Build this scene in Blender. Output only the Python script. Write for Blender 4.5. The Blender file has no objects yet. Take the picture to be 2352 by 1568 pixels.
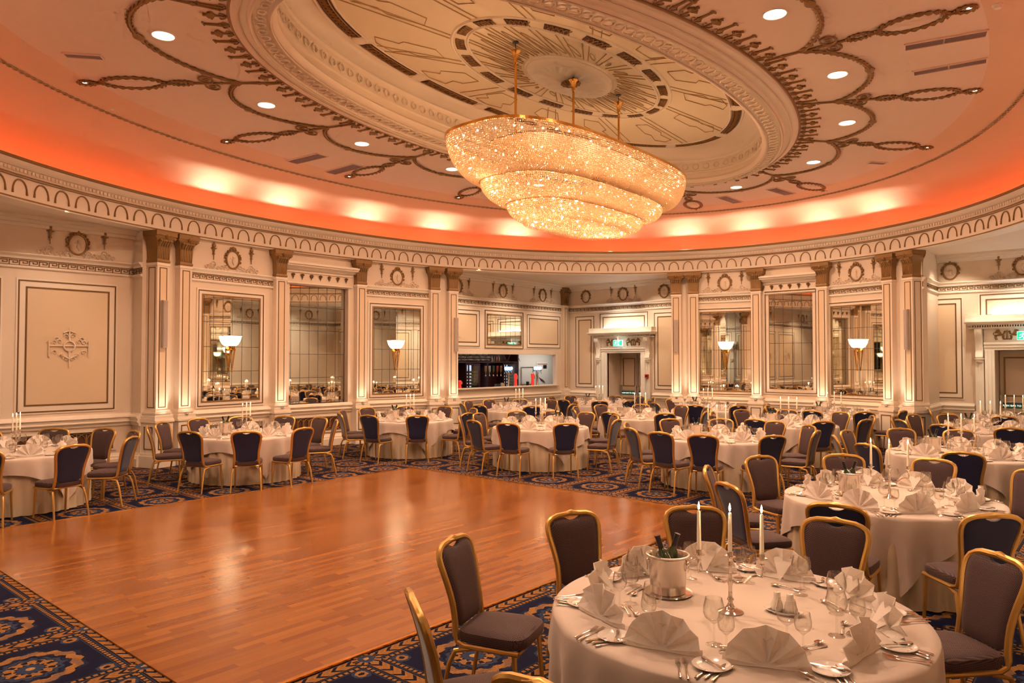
import bpy, math, random
from math import sin, cos, pi, radians, sqrt, atan2, hypot, degrees, floor
from mathutils import Matrix, Vector
random.seed(7)
SC = bpy.context.scene
COL = SC.collection
R = radians
# ---------------------------------------------------------------- scene settings
SC.view_settings.view_transform = 'Standard'
SC.view_settings.look = 'None'
SC.view_settings.gamma = 1.0
SC.view_settings.use_curve_mapping = False
SC.view_settings.exposure = 0.62
SC.render.engine = 'CYCLES'
cy = SC.cycles
cy.use_denoising = True
try: cy.denoiser = 'OPENIMAGEDENOISE'
except Exception: pass
cy.max_bounces = 8; cy.diffuse_bounces = 3; cy.glossy_bounces = 4; cy.transmission_bounces = 7; cy.transparent_max_bounces = 10
cy.use_adaptive_sampling = True; cy.adaptive_threshold = .11; cy.adaptive_min_samples = 12
cy.sample_clamp_indirect = 4.0
cy.caustics_reflective = False; cy.caustics_refractive = False
cy.use_light_tree = True

# ---------------------------------------------------------------- mesh builder
class MB:
    def __init__(s): s.v = []; s.f = []; s.m = []; s.k = 0
    def add(s, vs, fs):
        n = len(s.v); s.v += [tuple(p) for p in vs]
        for f in fs: s.f.append(tuple(n + i for i in f)); s.m.append(s.k)
        return s
    def box(s, x0, x1, y0, y1, z0, z1):
        return s.add([(x0,y0,z0),(x1,y0,z0),(x1,y1,z0),(x0,y1,z0),(x0,y0,z1),(x1,y0,z1),(x1,y1,z1),(x0,y1,z1)],
                     [(0,3,2,1),(4,5,6,7),(0,1,5,4),(1,2,6,5),(2,3,7,6),(3,0,4,7)])
    def loft(s, rows, closed=True, cap0=False, cap1=False):
        n = len(rows[0]); vs = [p for r in rows for p in r]; fs = []
        for i in range(len(rows) - 1):
            for j in range(n if closed else n - 1):
                k = (j + 1) % n
                fs.append((i*n+j, i*n+k, (i+1)*n+k, (i+1)*n+j))
        if cap0: fs.append(tuple(range(n))[::-1])
        if cap1: fs.append(tuple((len(rows)-1)*n + j for j in range(n)))
        return s.add(vs, fs)
    def lathe(s, prof, n=16, c=(0,0,0), a0=0.0, a1=2*pi):
        full = abs(a1 - a0 - 2*pi) < 1e-6
        m = n if full else n + 1
        rows = [[(c[0]+r*cos(a0+(a1-a0)*j/n), c[1]+r*sin(a0+(a1-a0)*j/n), c[2]+z) for j in range(m)] for r, z in prof]
        return s.loft(rows, full)
    def tube(s, path, r, n=8, cyc=False, cap=True, flat=None):
        P = [Vector(p) for p in path]; rows = []; L = len(P)
        up = Vector((0,0,1)); prev = None
        for i in range(L):
            a = P[i-1] if (i > 0 or cyc) else P[i]; b = P[(i+1) % L] if (i < L-1 or cyc) else P[i]
            d = (b - a).normalized() if (b-a).length > 1e-9 else Vector((0,0,1))
            if prev is None:
                x = d.cross(up)
                if x.length < 1e-3: x = d.cross(Vector((0,1,0)))
            else: x = prev - d*prev.dot(d)
            x.normalize(); prev = x; y = d.cross(x)
            rr = r[i] if isinstance(r, (list, tuple)) else r
            q = flat if flat else 1.0
            rows.append([tuple(P[i] + x*rr*cos(2*pi*j/n) + y*rr*q*sin(2*pi*j/n)) for j in range(n)])
        if cyc: rows.append(rows[0]); cap = False
        return s.loft(rows, True, cap, cap)
    def cyl(s, p, q, r, n=10, r2=None): return s.tube([p, q], [r, r if r2 is None else r2], n)
    def prism(s, pts, y0, y1, ax=1):
        n = len(pts)
        if ax == 1: vs = [(x,y0,z) for x,z in pts] + [(x,y1,z) for x,z in pts]
        elif ax == 2: vs = [(x,y,y0) for x,y in pts] + [(x,y,y1) for x,y in pts]
        else: vs = [(y0,x,z) for x,z in pts] + [(y1,x,z) for x,z in pts]
        return s.add(vs, [tuple(range(n))[::-1], tuple(range(n, 2*n))] + [(i,(i+1)%n,n+(i+1)%n,n+i) for i in range(n)])
    def ball(s, c, r, n=8, m=5, sz=1.0):
        return s.lathe([(r*sin(pi*i/m)+1e-5, -r*sz*cos(pi*i/m)) for i in range(m+1)], n, c)
    def frame(s, x0, x1, z0, z1, w, y0, y1):
        s.box(x0, x1, y0, y1, z0, z0+w); s.box(x0, x1, y0, y1, z1-w, z1)
        s.box(x0, x0+w, y0, y1, z0+w, z1-w); return s.box(x1-w, x1, y0, y1, z0+w, z1-w)
    def mesh(s, name, mats, smooth=False):
        me = bpy.data.meshes.new(name); me.from_pydata(s.v, [], s.f)
        if not isinstance(mats, (list, tuple)): mats = [mats]
        for m in mats: me.materials.append(m)
        if len(mats) > 1: me.polygons.foreach_set('material_index', s.m)
        if smooth:
            me.polygons.foreach_set('use_smooth', [True]*len(s.f))
            if smooth != 2: me.set_sharp_from_angle(angle=R(38))
        me.update(); return me
    def obj(s, name, mats, parent=None, M=None, smooth=False):
        o = bpy.data.objects.new(name, s.mesh(name, mats, smooth)); COL.objects.link(o)
        if parent is not None: o.parent = parent
        if M is not None: o.matrix_local = M
        return o

def tag(o, label=None, cat=None, group=None, kind=None):
    if label: o['label'] = label
    if cat: o['category'] = cat
    if group: o['group'] = group
    if kind: o['kind'] = kind
    return o
def empty(name, M=None, label=None, cat=None, group=None, kind=None):
    o = bpy.data.objects.new(name, None); o.empty_display_size = .1; COL.objects.link(o)
    if M is not None: o.matrix_world = M
    return tag(o, label, cat, group, kind)
def T(x, y, z, rz=0): return Matrix.Translation((x, y, z)) @ Matrix.Rotation(rz, 4, 'Z')
def kids(o): return [c for c in KIDS.get(o.name, [])]
KIDS = {}
def proto(root):
    """remember a prototype's children so that copies can be made"""
    def walk(o):
        KIDS[o.name] = list(o.children)
        for c in o.children: walk(c)
    walk(root); return root
USED = set()
def place(root, M, label, cat=None, group=None):
    if root.name not in USED:
        USED.add(root.name); c = root; src = None
    else:
        def cp(o, par):
            n = o.copy(); COL.objects.link(n)
            if par is not None: n.parent = par; n.matrix_parent_inverse = o.matrix_parent_inverse
            for k in KIDS.get(o.name, []): cp(k, n)
            return n
        c = cp(root, None)
    c.matrix_world = M; tag(c, label, cat, group); return c

# ---------------------------------------------------------------- materials
def mat(name, col, rough=.6, metal=0., spec=.5, emit=None, estr=0., coat=0., sheen=0., trans=0., bump=None, var=0.0, vscale=4.0):
    m = bpy.data.materials.new(name); m.use_nodes = True; nt = m.node_tree; b = nt.nodes['Principled BSDF']
    b.inputs['Base Color'].default_value = (*col, 1); b.inputs['Roughness'].default_value = rough
    b.inputs['Metallic'].default_value = metal; b.inputs['Specular IOR Level'].default_value = spec
    if emit: b.inputs['Emission Color'].default_value = (*emit, 1); b.inputs['Emission Strength'].default_value = estr
    if coat: b.inputs['Coat Weight'].default_value = coat; b.inputs['Coat Roughness'].default_value = .08
    if sheen: b.inputs['Sheen Weight'].default_value = sheen; b.inputs['Sheen Roughness'].default_value = .4
    if trans: b.inputs['Transmission Weight'].default_value = trans
    if var or bump:
        tc = nt.nodes.new('ShaderNodeTexCoord'); n = nt.nodes.new('ShaderNodeTexNoise'); n.inputs['Scale'].default_value = bump[0] if bump else vscale
        n.inputs['Detail'].default_value = 3; nt.links.new(tc.outputs['Object'], n.inputs['Vector'])
        if bump:
            bp = nt.nodes.new('ShaderNodeBump'); bp.inputs['Strength'].default_value = bump[1]; bp.inputs['Distance'].default_value = bump[2]
            nt.links.new(n.outputs['Fac'], bp.inputs['Height']); nt.links.new(bp.outputs['Normal'], b.inputs['Normal'])
        if var:
            mx = nt.nodes.new('ShaderNodeMix'); mx.data_type = 'RGBA'; nt.links.new(n.outputs['Fac'], mx.inputs[0])
            mx.inputs[6].default_value = tuple(c*(1-var) for c in col) + (1,); mx.inputs[7].default_value = tuple(min(1, c*(1+var)) for c in col) + (1,)
            nt.links.new(mx.outputs[2], b.inputs['Base Color'])
    return m

class S:
    """socket wrapper: arithmetic on shader sockets"""
    nt = None
    def __init__(s, k): s.k = k
    @staticmethod
    def op(o, *a):
        n = S.nt.nodes.new('ShaderNodeMath'); n.operation = o
        for i, x in enumerate(a):
            if isinstance(x, S): S.nt.links.new(x.k, n.inputs[i])
            else: n.inputs[i].default_value = float(x)
        return S(n.outputs[0])
    def __add__(s, o): return S.op('ADD', s, o)
    __radd__ = __add__
    def __sub__(s, o): return S.op('SUBTRACT', s, o)
    def __rsub__(s, o): return S.op('SUBTRACT', o, s)
    def __mul__(s, o): return S.op('MULTIPLY', s, o)
    __rmul__ = __mul__
    def __truediv__(s, o): return S.op('DIVIDE', s, o)
    def fr(s): return S.op('FRACT', s)
    def ab(s): return S.op('ABSOLUTE', s)
    def sin(s): return S.op('SINE', s)
    def gt(s, o): return S.op('GREATER_THAN', s, o)
    def lt(s, o): return S.op('LESS_THAN', s, o)
    def mx(s, o): return S.op('MAXIMUM', s, o)
    def mn(s, o): return S.op('MINIMUM', s, o)
    def band(s, a, b): return s.gt(a) * s.lt(b)
def mixc(f, a, b):
    n = S.nt.nodes.new('ShaderNodeMix'); n.data_type = 'RGBA'
    if isinstance(f, S): S.nt.links.new(f.k, n.inputs[0])
    else: n.inputs[0].default_value = f
    for i, x in ((6, a), (7, b)):
        if isinstance(x, S): S.nt.links.new(x.k, n.inputs[i])
        else: n.inputs[i].default_value = (*x, 1)
    return S(n.outputs[2])
def newmat(name):
    m = bpy.data.materials.new(name); m.use_nodes = True; S.nt = m.node_tree; return m, m.node_tree, m.node_tree.nodes['Principled BSDF']
def coords(kind='Object'):
    tc = S.nt.nodes.new('ShaderNodeTexCoord'); sp = S.nt.nodes.new('ShaderNodeSeparateXYZ')
    S.nt.links.new(tc.outputs[kind], sp.inputs[0]); return tc.outputs[kind], S(sp.outputs[0]), S(sp.outputs[1]), S(sp.outputs[2])
def noise(vec, sc, det=3):
    n = S.nt.nodes.new('ShaderNodeTexNoise'); n.inputs['Scale'].default_value = sc; n.inputs['Detail'].default_value = det
    S.nt.links.new(vec, n.inputs['Vector']); return S(n.outputs['Fac'])

CREAM = mat('cream_paint', (.80, .66, .52), .5, var=.03, vscale=1.5)
PANEL = mat('panel_paint', (.76, .58, .39), .55, var=.03, vscale=1.2)
TRIM = mat('trim_paint', (.86, .75, .62), .4)
CEILP = mat('ceiling_paint', (.88, .70, .58), .7, var=.02)
COVE_TINT = mat('cove_paint_led_tint', (.86, .60, .42), .7)  # orange of the LED light partly put into the cove's paint colour
GOLDP = mat('bronze_gold_paint', (.29, .16, .055), .45, metal=.35, var=.12, vscale=30)
GOLDL = mat('gold_line_paint', (.17, .088, .026), .5, metal=.3)
DARKG = mat('dark_grille', (.10, .035, .02), .5)
DARKM = mat('dark_mahogany', (.05, .012, .012), .35)
WHITEP = mat('white_gloss_paint', (.88, .83, .73), .3)
BRASS = mat('chair_gold_metal', (.62, .38, .11), .34, metal=.75)
BRASSL = mat('polished_brass', (.85, .48, .13), .18, metal=1.)
SILVER = mat('polished_silver', (.80, .74, .68), .12, metal=1.)
STEEL = mat('steel', (.62, .60, .57), .2, metal=1.)
BUCKM = mat('brushed_steel_bucket', (.66, .60, .55), .26, metal=1., bump=(60, .15, .001))
LINEN = mat('white_linen', (.68, .57, .49), .75, sheen=.2, bump=(220, .12, .001), var=.02)
NAPK = mat('starched_napkin', (.95, .87, .81), .7, sheen=.2)
def add_translucent(m, col, f):
    nt = m.node_tree; L = nt.links.new; o = [n for n in nt.nodes if n.type == 'OUTPUT_MATERIAL'][0]; b = nt.nodes['Principled BSDF']
    t = nt.nodes.new('ShaderNodeBsdfTranslucent'); t.inputs[0].default_value = (*col, 1); x = nt.nodes.new('ShaderNodeMixShader'); x.inputs[0].default_value = f
    L(b.outputs[0], x.inputs[1]); L(t.outputs[0], x.inputs[2]); L(x.outputs[0], o.inputs[0])
add_translucent(NAPK, (.95, .84, .74), .22)
SKIRT = mat('ivory_skirt', (.66, .54, .38), .75, sheen=.1)
PORC = mat('porcelain', (.88, .82, .76), .15, coat=.5)
BLACK = mat('black_gloss', (.012, .012, .014), .3)
WAX = mat('candle_wax', (.90, .80, .66), .35, emit=(1, .62, .3), estr=.06)
FLAME = mat('candle_flame', (1, .8, .4), .5, emit=(1, .72, .36), estr=16)
BOTTLE = mat('green_bottle_glass', (.03, .055, .015), .08, coat=1.)
FOIL = mat('bottle_foil', (.015, .012, .014), .3)
RED = mat('red_plastic', (.6, .02, .015), .3, emit=(1, .05, .03), estr=.35)
GREY = mat('grey_metal_vent', (.36, .27, .27), .6)
SPKR = mat('speaker_grille_grey', (.50, .42, .36), .6)
DOWNL = mat('downlight_glow', (1, 1, 1), .5, emit=(1, .84, .62), estr=9)
LEDS = mat('cove_led_strip', (1, 1, 1), .5, emit=(1, .085, .004), estr=4.2)
COOL = mat('cool_tube_light', (1, 1, 1), .5, emit=(.75, .88, 1), estr=13)
SHADE = mat('sconce_glass', (1, .9, .7), .4, emit=(1, .72, .42), estr=8)
BULB = mat('chandelier_bulb', (1, 1, 1), .5, emit=(1, .64, .34), estr=80)
GRN = mat('exit_sign_green', (.0, .33, .20), .4, emit=(.02, .62, .38), estr=.7)
SGNW = mat('exit_sign_white', (.9, .95, .9), .4, emit=(.8, 1, .92), estr=1.0)
TGRN = mat('push_bar_green', (.02, .16, .09), .5)
GLOWB = mat('blue_tap_light', (.2, .4, 1), .4, emit=(.15, .4, 1), estr=5)
FRIDGE = mat('fridge_light', (.8, .9, 1), .5, emit=(.6, .78, 1), estr=.8)
BWALL = mat('bar_wall_white', (.66, .62, .57), .7)
VELVET = mat('navy_velvet', (.008, .012, .060), .7, sheen=.45, var=.25, vscale=9)

def glass_mat(name, col=(1, 1, 1), ior=1.45, rough=0.0):
    m = bpy.data.materials.new(name); m.use_nodes = True; nt = m.node_tree; nt.nodes.clear()
    o = nt.nodes.new('ShaderNodeOutputMaterial'); g = nt.nodes.new('ShaderNodeBsdfGlass')
    g.inputs['Color'].default_value = (*col, 1); g.inputs['IOR'].default_value = ior; g.inputs['Roughness'].default_value = rough
    nt.links.new(g.outputs[0], o.inputs[0]); return m
def thin_glass(name, tint, lo, hi):
    m = bpy.data.materials.new(name); m.use_nodes = True; nt = m.node_tree; nt.nodes.clear(); L = nt.links.new
    o = nt.nodes.new('ShaderNodeOutputMaterial'); t = nt.nodes.new('ShaderNodeBsdfTransparent'); S.nt = nt
    g = nt.nodes.new('ShaderNodeBsdfGlossy'); g.inputs['Roughness'].default_value = .02; g.inputs['Color'].default_value = (1, 1, 1, 1)
    lw = nt.nodes.new('ShaderNodeLayerWeight'); lw.inputs[0].default_value = .5; pw = nt.nodes.new('ShaderNodeMath'); pw.operation = 'POWER'; pw.inputs[1].default_value = 3.5; L(lw.outputs['Facing'], pw.inputs[0])
    mr = nt.nodes.new('ShaderNodeMapRange'); mr.inputs['To Min'].default_value = lo; mr.inputs['To Max'].default_value = hi; L(pw.outputs[0], mr.inputs['Value']); p2 = nt.nodes.new('ShaderNodeMath'); p2.operation = 'POWER'; p2.inputs[1].default_value = 3.0; L(lw.outputs['Facing'], p2.inputs[0]); L(mixc(S(p2.outputs[0]), tint, (.52, .47, .42)).k, t.inputs[0])
    mx = nt.nodes.new('ShaderNodeMixShader'); L(mr.outputs[0], mx.inputs[0]); L(t.outputs[0], mx.inputs[1]); L(g.outputs[0], mx.inputs[2]); L(mx.outputs[0], o.inputs[0]); return m
GLASS = thin_glass('drinking_glass', (.97, .97, .96), .05, .85)
def crystal_mat():
    m = bpy.data.materials.new('crystal_beads'); m.use_nodes = True; nt = m.node_tree; nt.nodes.clear(); L = nt.links.new
    o = nt.nodes.new('ShaderNodeOutputMaterial')
    g = nt.nodes.new('ShaderNodeBsdfGlossy'); g.inputs['Color'].default_value = (1, .85, .66, 1); g.inputs['Roughness'].default_value = .08
    t = nt.nodes.new('ShaderNodeBsdfTranslucent'); t.inputs['Color'].default_value = (1, .84, .66, 1)
    tr = nt.nodes.new('ShaderNodeBsdfTransparent'); tr.inputs['Color'].default_value = (1, .92, .8, 1)
    m1 = nt.nodes.new('ShaderNodeMixShader'); m1.inputs[0].default_value = .72; L(g.outputs[0], m1.inputs[1]); L(t.outputs[0], m1.inputs[2])
    m2 = nt.nodes.new('ShaderNodeMixShader'); m2.inputs[0].default_value = .04; L(m1.outputs[0], m2.inputs[1]); L(tr.outputs[0], m2.inputs[2])
    L(m2.outputs[0], o.inputs[0]); return m
CRYSTAL = crystal_mat()

def mirror_mat(name, tint, px, pz, ox, oz):
    m, nt, b = newmat(name); v, x, y, z = coords()
    fx = ((x + ox) / px).fr(); fz = ((z + oz) / pz).fr()
    ln = (fx.lt(.012/px)).mx(fz.lt(.010/pz))
    c = mixc(ln, tint, (.05, .045, .04)); nt.links.new(c.k, b.inputs['Base Color'])
    nt.links.new((1 - ln).k, b.inputs['Metallic']); nt.links.new((ln*.5 + .015).k, b.inputs['Roughness']); return m
MIRR = mirror_mat('tiled_mirror', (.80, .78, .68), .2333, .52, 10, .42)
MIRW = mirror_mat('tiled_mirror_wide', (.80, .78, .68), .245, .56, 10, .45)

def fabric_mat():
    m, nt, b = newmat('brown_dotted_fabric'); v, x, y, z = coords()
    k = 620.0
    a = ((x + y*.5)*k).sin() * ((z + y*.55)*k).sin()
    dots = a.gt(.30)
    c = mixc(dots, (.028, .012, .017), (.150, .085, .078))
    nt.links.new(c.k, b.inputs['Base Color']); b.inputs['Roughness'].default_value = .8
    b.inputs['Sheen Weight'].default_value = .15; b.inputs['Sheen Tint'].default_value = (1, .7, .6, 1); return m
FABRIC = fabric_mat()

def wood_mat():
    m, nt, b = newmat('dance_floor_oak'); v, x, y, z = coords(); L = nt.links.new
    row = S.op('FLOOR', y / .068); W = S.nt.nodes.new('ShaderNodeTexWhiteNoise'); W.noise_dimensions = '1D'; L(row.k, W.inputs['W'])
    off = S(W.outputs['Value'])
    cell = S.op('FLOOR', (x + off*7.3) / .72)
    W2 = nt.nodes.new('ShaderNodeTexWhiteNoise'); W2.noise_dimensions = '2D'; cb = nt.nodes.new('ShaderNodeCombineXYZ'); L(row.k, cb.inputs[0]); L(cell.k, cb.inputs[1]); L(cb.outputs[0], W2.inputs['Vector'])
    r = S(W2.outputs['Value'])
    mp = nt.nodes.new('ShaderNodeMapping'); mp.inputs['Scale'].default_value = (1.2, 26, 1); L(v, mp.inputs['Vector'])
    gr = noise(mp.outputs[0], 3.0, 5)
    f = r*.75 + gr*.5 - .12
    c = mixc(f, (.19, .050, .006), (.355, .125, .020))
    seam = (y / .068).fr().lt(.035)
    c = mixc(seam*.35, c, (.18, .06, .02))
    L(c.k, b.inputs['Base Color']); rr = gr*.08 + .20; L(rr.k, b.inputs['Roughness'])
    b.inputs['Coat Weight'].default_value = .25; b.inputs['Coat Roughness'].default_value = .16; return m
WOOD = wood_mat()

def carpet_mat():
    m, nt, b = newmat('patterned_axminster_carpet'); v, x, y, z = coords(); L = nt.links.new
    P = 1.04
    nz = noise(v, 34, 2); nz2 = noise(v, 9, 2)
    xs = (x - 2.12) / P; ys = (y + .12) / P
    wob = (nz - .5) * .035
    s = xs.fr() - .5; t = ys.fr() - .5
    a = s.ab(); c = t.ab()
    e = a.mx(c); o = a.mn(c)                       # e: distance to the nearest band of the grid
    hor = a.gt(c)
    along = mixless = (hor*ys + (1 - hor)*xs)
    navy = (.005, .007, .030); gold = (.42, .20, .055); blue = (.038, .062, .12); dark = (.010, .008, .018); pale = (.60, .36, .13)
    base = mixc(nz2*.7, navy, (.008, .011, .040))
    # big round medallions in the cell centres
    r = S.op('SQRT', s*s + t*t); th = S.op('ARCTAN2', t, s)
    pet = (th*14).sin() * .012
    rr = r + pet + wob
    col = mixc(rr.band(.225, .29), base, gold)
    leaf = (th*7 + r*40).sin().gt(.1) * rr.band(.20, .32)
    col = mixc(leaf*.35, col, blue)
    col = mixc((rr + wob).band(.150, .185) , col, blue)
    col = mixc((r + pet*.7).band(.085, .145), col, gold)
    col = mixc(((th*9).sin().gt(.35)) * r.band(.1, .14), col, dark)
    col = mixc(r.lt(.075), col, (.035, .06, .13)); col = mixc(r.lt(.026), col, pale)
    # small roundels in the four cell corners
    s2 = a - .335; t2 = c - .335; r2 = S.op('SQRT', s2*s2 + t2*t2) + wob
    col = mixc(r2.lt(.062), col, blue); col = mixc(r2.lt(.042), col, gold); col = mixc(r2.lt(.020), col, dark)
    # dotted line and thin blue line either side of the bands
    d = (along*24).fr()
    col = mixc(e.band(.385, .5), col, dark)
    col = mixc(e.band(.388, .394), col, blue)
    col = mixc(e.band(.402, .428) * d.gt(.38), col, gold)
    col = mixc(e.band(.436, .442), col, blue)
    # twisted rope band
    tw = (along*9 + e*11).fr()
    col = mixc(e.gt(.455), col, gold); col = mixc(e.gt(.458) * tw.band(.0, .30), col, dark); col = mixc(e.gt(.455)*tw.band(.55, .8)*.6, col, (.34, .15, .04))
    # rosettes where the bands cross
    s3 = .5 - a; t3 = .5 - c; r3 = S.op('SQRT', s3*s3 + t3*t3) + wob
    col = mixc(r3.lt(.098), col, gold); col = mixc((S.op('ARCTAN2', t3, s3)*12).sin().gt(.3) * r3.band(.06, .1), col, dark)
    col = mixc(r3.lt(.058), col, blue); col = mixc(r3.lt(.018), col, pale)
    col = mixc(S.op('MULTIPLY', noise(v, 120, 2), noise(v, 55, 2))*1.3, col, (.01, .009, .02))
    L(col.k, b.inputs['Base Color']); b.inputs['Roughness'].default_value = .95; b.inputs['Specular IOR Level'].default_value = .1
    bp = nt.nodes.new('ShaderNodeBump'); bp.inputs['Strength'].default_value = .5; bp.inputs['Distance'].default_value = .004
    L(noise(v, 260, 2).k, bp.inputs['Height']); L(bp.outputs[0], b.inputs['Normal']); return m
CARPET = carpet_mat()

# ---------------------------------------------------------------- camera
TH = .71; F = 1660.0; PITCH = 44 / F; H = 2.05
D1 = (sin(TH), cos(TH)); D2 = (-cos(TH), sin(TH))
fw = Vector((cos(TH), sin(TH), 0)); rt = Vector((sin(TH), -cos(TH), 0))
cam = bpy.data.objects.new('camera', bpy.data.cameras.new('camera')); COL.objects.link(cam); SC.camera = cam
cam.data.sensor_width = 36; cam.data.lens = F / 2352 * 36; cam.data.clip_start = .05; cam.data.clip_end = 100
d = (fw*cos(PITCH) + Vector((0, 0, 1))*sin(PITCH)).normalized()
cam.location = (0, 0, H); cam.rotation_euler = d.to_track_quat('-Z', 'Y').to_euler()
def at(px, py, z):
    """point of the horizontal plane at height z seen at a pixel of the 2352x1568 frame"""
    x = (px - 1176)/F; y = -(py - 784)/F; c, s = cos(PITCH), sin(PITCH); r = (x, c - y*s, s + y*c); t = (z - H)/r[2]
    X, Y = r[0]*t, r[1]*t; return (X*D1[0] + Y*D1[1], X*D2[0] + Y*D2[1])
def view(u, v): return (u*D1[0] + v*D2[0], u*D1[1] + v*D2[1])   # (right, depth) of a floor point seen from the camera

# ---------------------------------------------------------------- room dimensions
U0, U1, V0, V1 = -.95, 20.3, -.40, 14.95
ZA = 4.62          # alcove ceilings
ZC = 6.25          # main ceiling
ZD = 6.95          # ceiling of the oval dome
RC, RA, RB, RE = (9.67, 7.28), 9.66, 7.415, 2.117   # oval entablature ring
def sup(c, a, b, ex, t):
    return (c[0] + a*math.copysign(abs(cos(t))**(2/ex), cos(t)), c[1] + b*math.copysign(abs(sin(t))**(2/ex), sin(t)))
def oval(c, a, b, z, n=160, ex=2.0, off=0.0):
    return [(*sup(c, a + off, b + off, ex, 2*pi*i/n), z) for i in range(n)]
def ringpt(s, off=0.0): return sup(RC, RA + off, RB + off, RE, s)
NR = 240
def ring_sweep(mb, prof, n=NR, closed=False):
    rows = [oval(RC, RA, RB, z, n, RE, o) for o, z in prof]
    if closed: rows.append(rows[0])
    return mb.loft(rows)

exec_parts = []
# ---------------------------------------------------------------- floor
mb = MB(); mb.box(U0-.3, 23, V0-.3, 17, -.08, 0)
tag(mb.obj('floor', CARPET), 'navy carpet with gold floral medallions and rope borders', kind='structure')
FX0, FX1, FY0, FY1 = 2.13, 9.22, 4.13, 10.45
mb = MB(); mb.box(FX0, FX1, FY0, FY1, 0, .012)
dfl = tag(mb.obj('dance_floor', WOOD), 'polished orange oak strip dance floor set into the carpet', kind='structure')
mb = MB(); mb.box(FX0-.03, FX1+.03, FY1, FY1+.03, 0, .016); mb.box(FX1, FX1+.03, FY0-.03, FY1+.03, 0, .016); mb.box(FX0-.03, FX1+.03, FY0-.03, FY0, 0, .016)
mb.obj('edge_strip', BRASSL, dfl)

# ---------------------------------------------------------------- ceiling
DLE = (9.86, 7.24, 6.874, 4.082); MLE = (9.98, 7.44, 8.96, 6.03); REC = (9.90, 7.20, 5.89, 3.26); LIP = (10.0, 7.18, 5.48, 2.43)
JN = (9.9, 7.25, 6.55, 3.90)
def el(E_, t, k=0.0): return (E_[0] + (E_[2]+k)*cos(t), E_[1] + (E_[3]+k)*sin(t))
def lerp(a, b, w): return a + (b-a)*w
def lerpE(A, B, w): return tuple(lerp(x, y, w) for x, y in zip(A, B))
def erow(E_, z, n=NR): return [(*el(E_, 2*pi*i/n), z) for i in range(n)]
C1 = (9.80, 7.33, 8.60, 6.05)
mb = MB(); rows = []
for i in range(19):
    s = R(90*i/18); w = 1 - cos(s); z = 5.10 + 1.15*sin(s)
    ro = oval(RC, RA, RB, z, NR, RE, .40); ri = erow(C1, z)
    rows.append([(lerp(a[0], b[0], w), lerp(a[1], b[1], w), z) for a, b in zip(ro, ri)])
mb.loft(rows)
ceiling = tag(mb.obj('ceiling', COVE_TINT, smooth=2), 'cream coved ceiling washed orange by hidden cove lighting', kind='structure')
def cove_pt(t, s):
    w = 1 - cos(s); a = ringpt(t, .40); b = el(C1, t); return (lerp(a[0], b[0], w), lerp(a[1], b[1], w), 5.10 + 1.15*sin(s))
mb = MB(); mb.loft([erow(C1, ZC), erow(lerpE(C1, REC, .5), ZC), erow(REC, ZC)]); mb.obj('flat_field', CEILP, ceiling)
# rope moulding on the cove
mb = MB()
for ph in (0, pi):
    P = []
    for i in range(1440):
        t = 2*pi*i/1440; p = cove_pt(t, R(70) + .012*sin(i*.9 + ph)); P.append((p[0], p[1], p[2] - .012 - .008*cos(i*.9 + ph)))
    mb.tube(P, .011, 4, cyc=True)
mb.obj('rope_moulding', mat('pale_gilt', (.52, .36, .20), .6), ceiling)
# dome throat
mb = MB()
prof = [(0, 6.25), (.03, 6.215), (.08, 6.20), (.36, 6.185), (.40, 6.15), (.45, 6.15), (.47, 6.185), (.52, 6.19), (.66, 6.165), (.80, 6.19), (.84, 6.17), (.90, 6.165), (.96, 6.19), (1.0, 6.25)]
mb.loft([erow(lerpE(REC, LIP, w), z) for w, z in prof])
UP = [(0, 6.25), (.05, 6.30), (.06, 6.40), (.03, 6.42), (.03, 6.44), (.07, 6.46), (.07, 6.64), (.02, 6.66), (.0, 6.70)]
mb.loft([erow((LIP[0], LIP[1], LIP[2]+k, LIP[3]+k), z) for k, z in UP])
K0 = (10.05, 7.30, 5.04, 2.26)
mb.loft([erow(lerpE((LIP[0], LIP[1], LIP[2]+.03, LIP[3]+.03), K0, 1-cos(R(a))), 6.70 + .25*sin(R(a))) for a in range(0, 91, 15)])
dome = mb.obj('dome_throat', TRIM, ceiling, smooth=True)
mb = MB()    # guilloche + scroll relief
def ecirc(n, E_): # n points evenly spaced by arc length on an ellipse -> (t)
    N = 2000; L = [0]
    for i in range(N):
        a = el(E_, 2*pi*i/N); b = el(E_, 2*pi*(i+1)/N); L.append(L[-1] + hypot(a[0]-b[0], a[1]-b[1]))
    out = []; j = 0
    for k in range(n):
        g = L[-1]*k/n
        while L[j+1] < g: j += 1
        out.append(2*pi*j/N)
    return out
G = lerpE(REC, LIP, .66)
for t in ecirc(150, G):
    x, y = el(G, t); wd = .04 + .05*abs(sin(t))
    mb.tube([(x + wd*cos(a*pi/5), y + wd*sin(a*pi/5), 6.155) for a in range(10)], .012, 4, cyc=True)
for t in ecirc(110, LIP):
    nx, ny = cos(t)/LIP[2], sin(t)/LIP[3]; l = hypot(nx, ny); nx /= l; ny /= l; x, y = el(LIP, t, .05)
    mb.tube([(x - ny*.065*cos(a*pi/4), y + nx*.065*cos(a*pi/4), 6.55 + .06*sin(a*pi/4)) for a in range(8)], .010, 4, cyc=True)
for w, z in ((.20, 6.185), (.43, 6.14), (.87, 6.155)):
    mb.tube(erow(lerpE(REC, LIP, w), z, 200), .013, 4, cyc=True)
mb.obj('guilloche_relief', mat('relief_paint', (.84, .72, .58), .5), dome)
mb = MB(); mb.tube(erow(REC, 6.235, 260), .020, 6, cyc=True); mb.obj('gilt_cord', GOLDP, dome)
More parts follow.
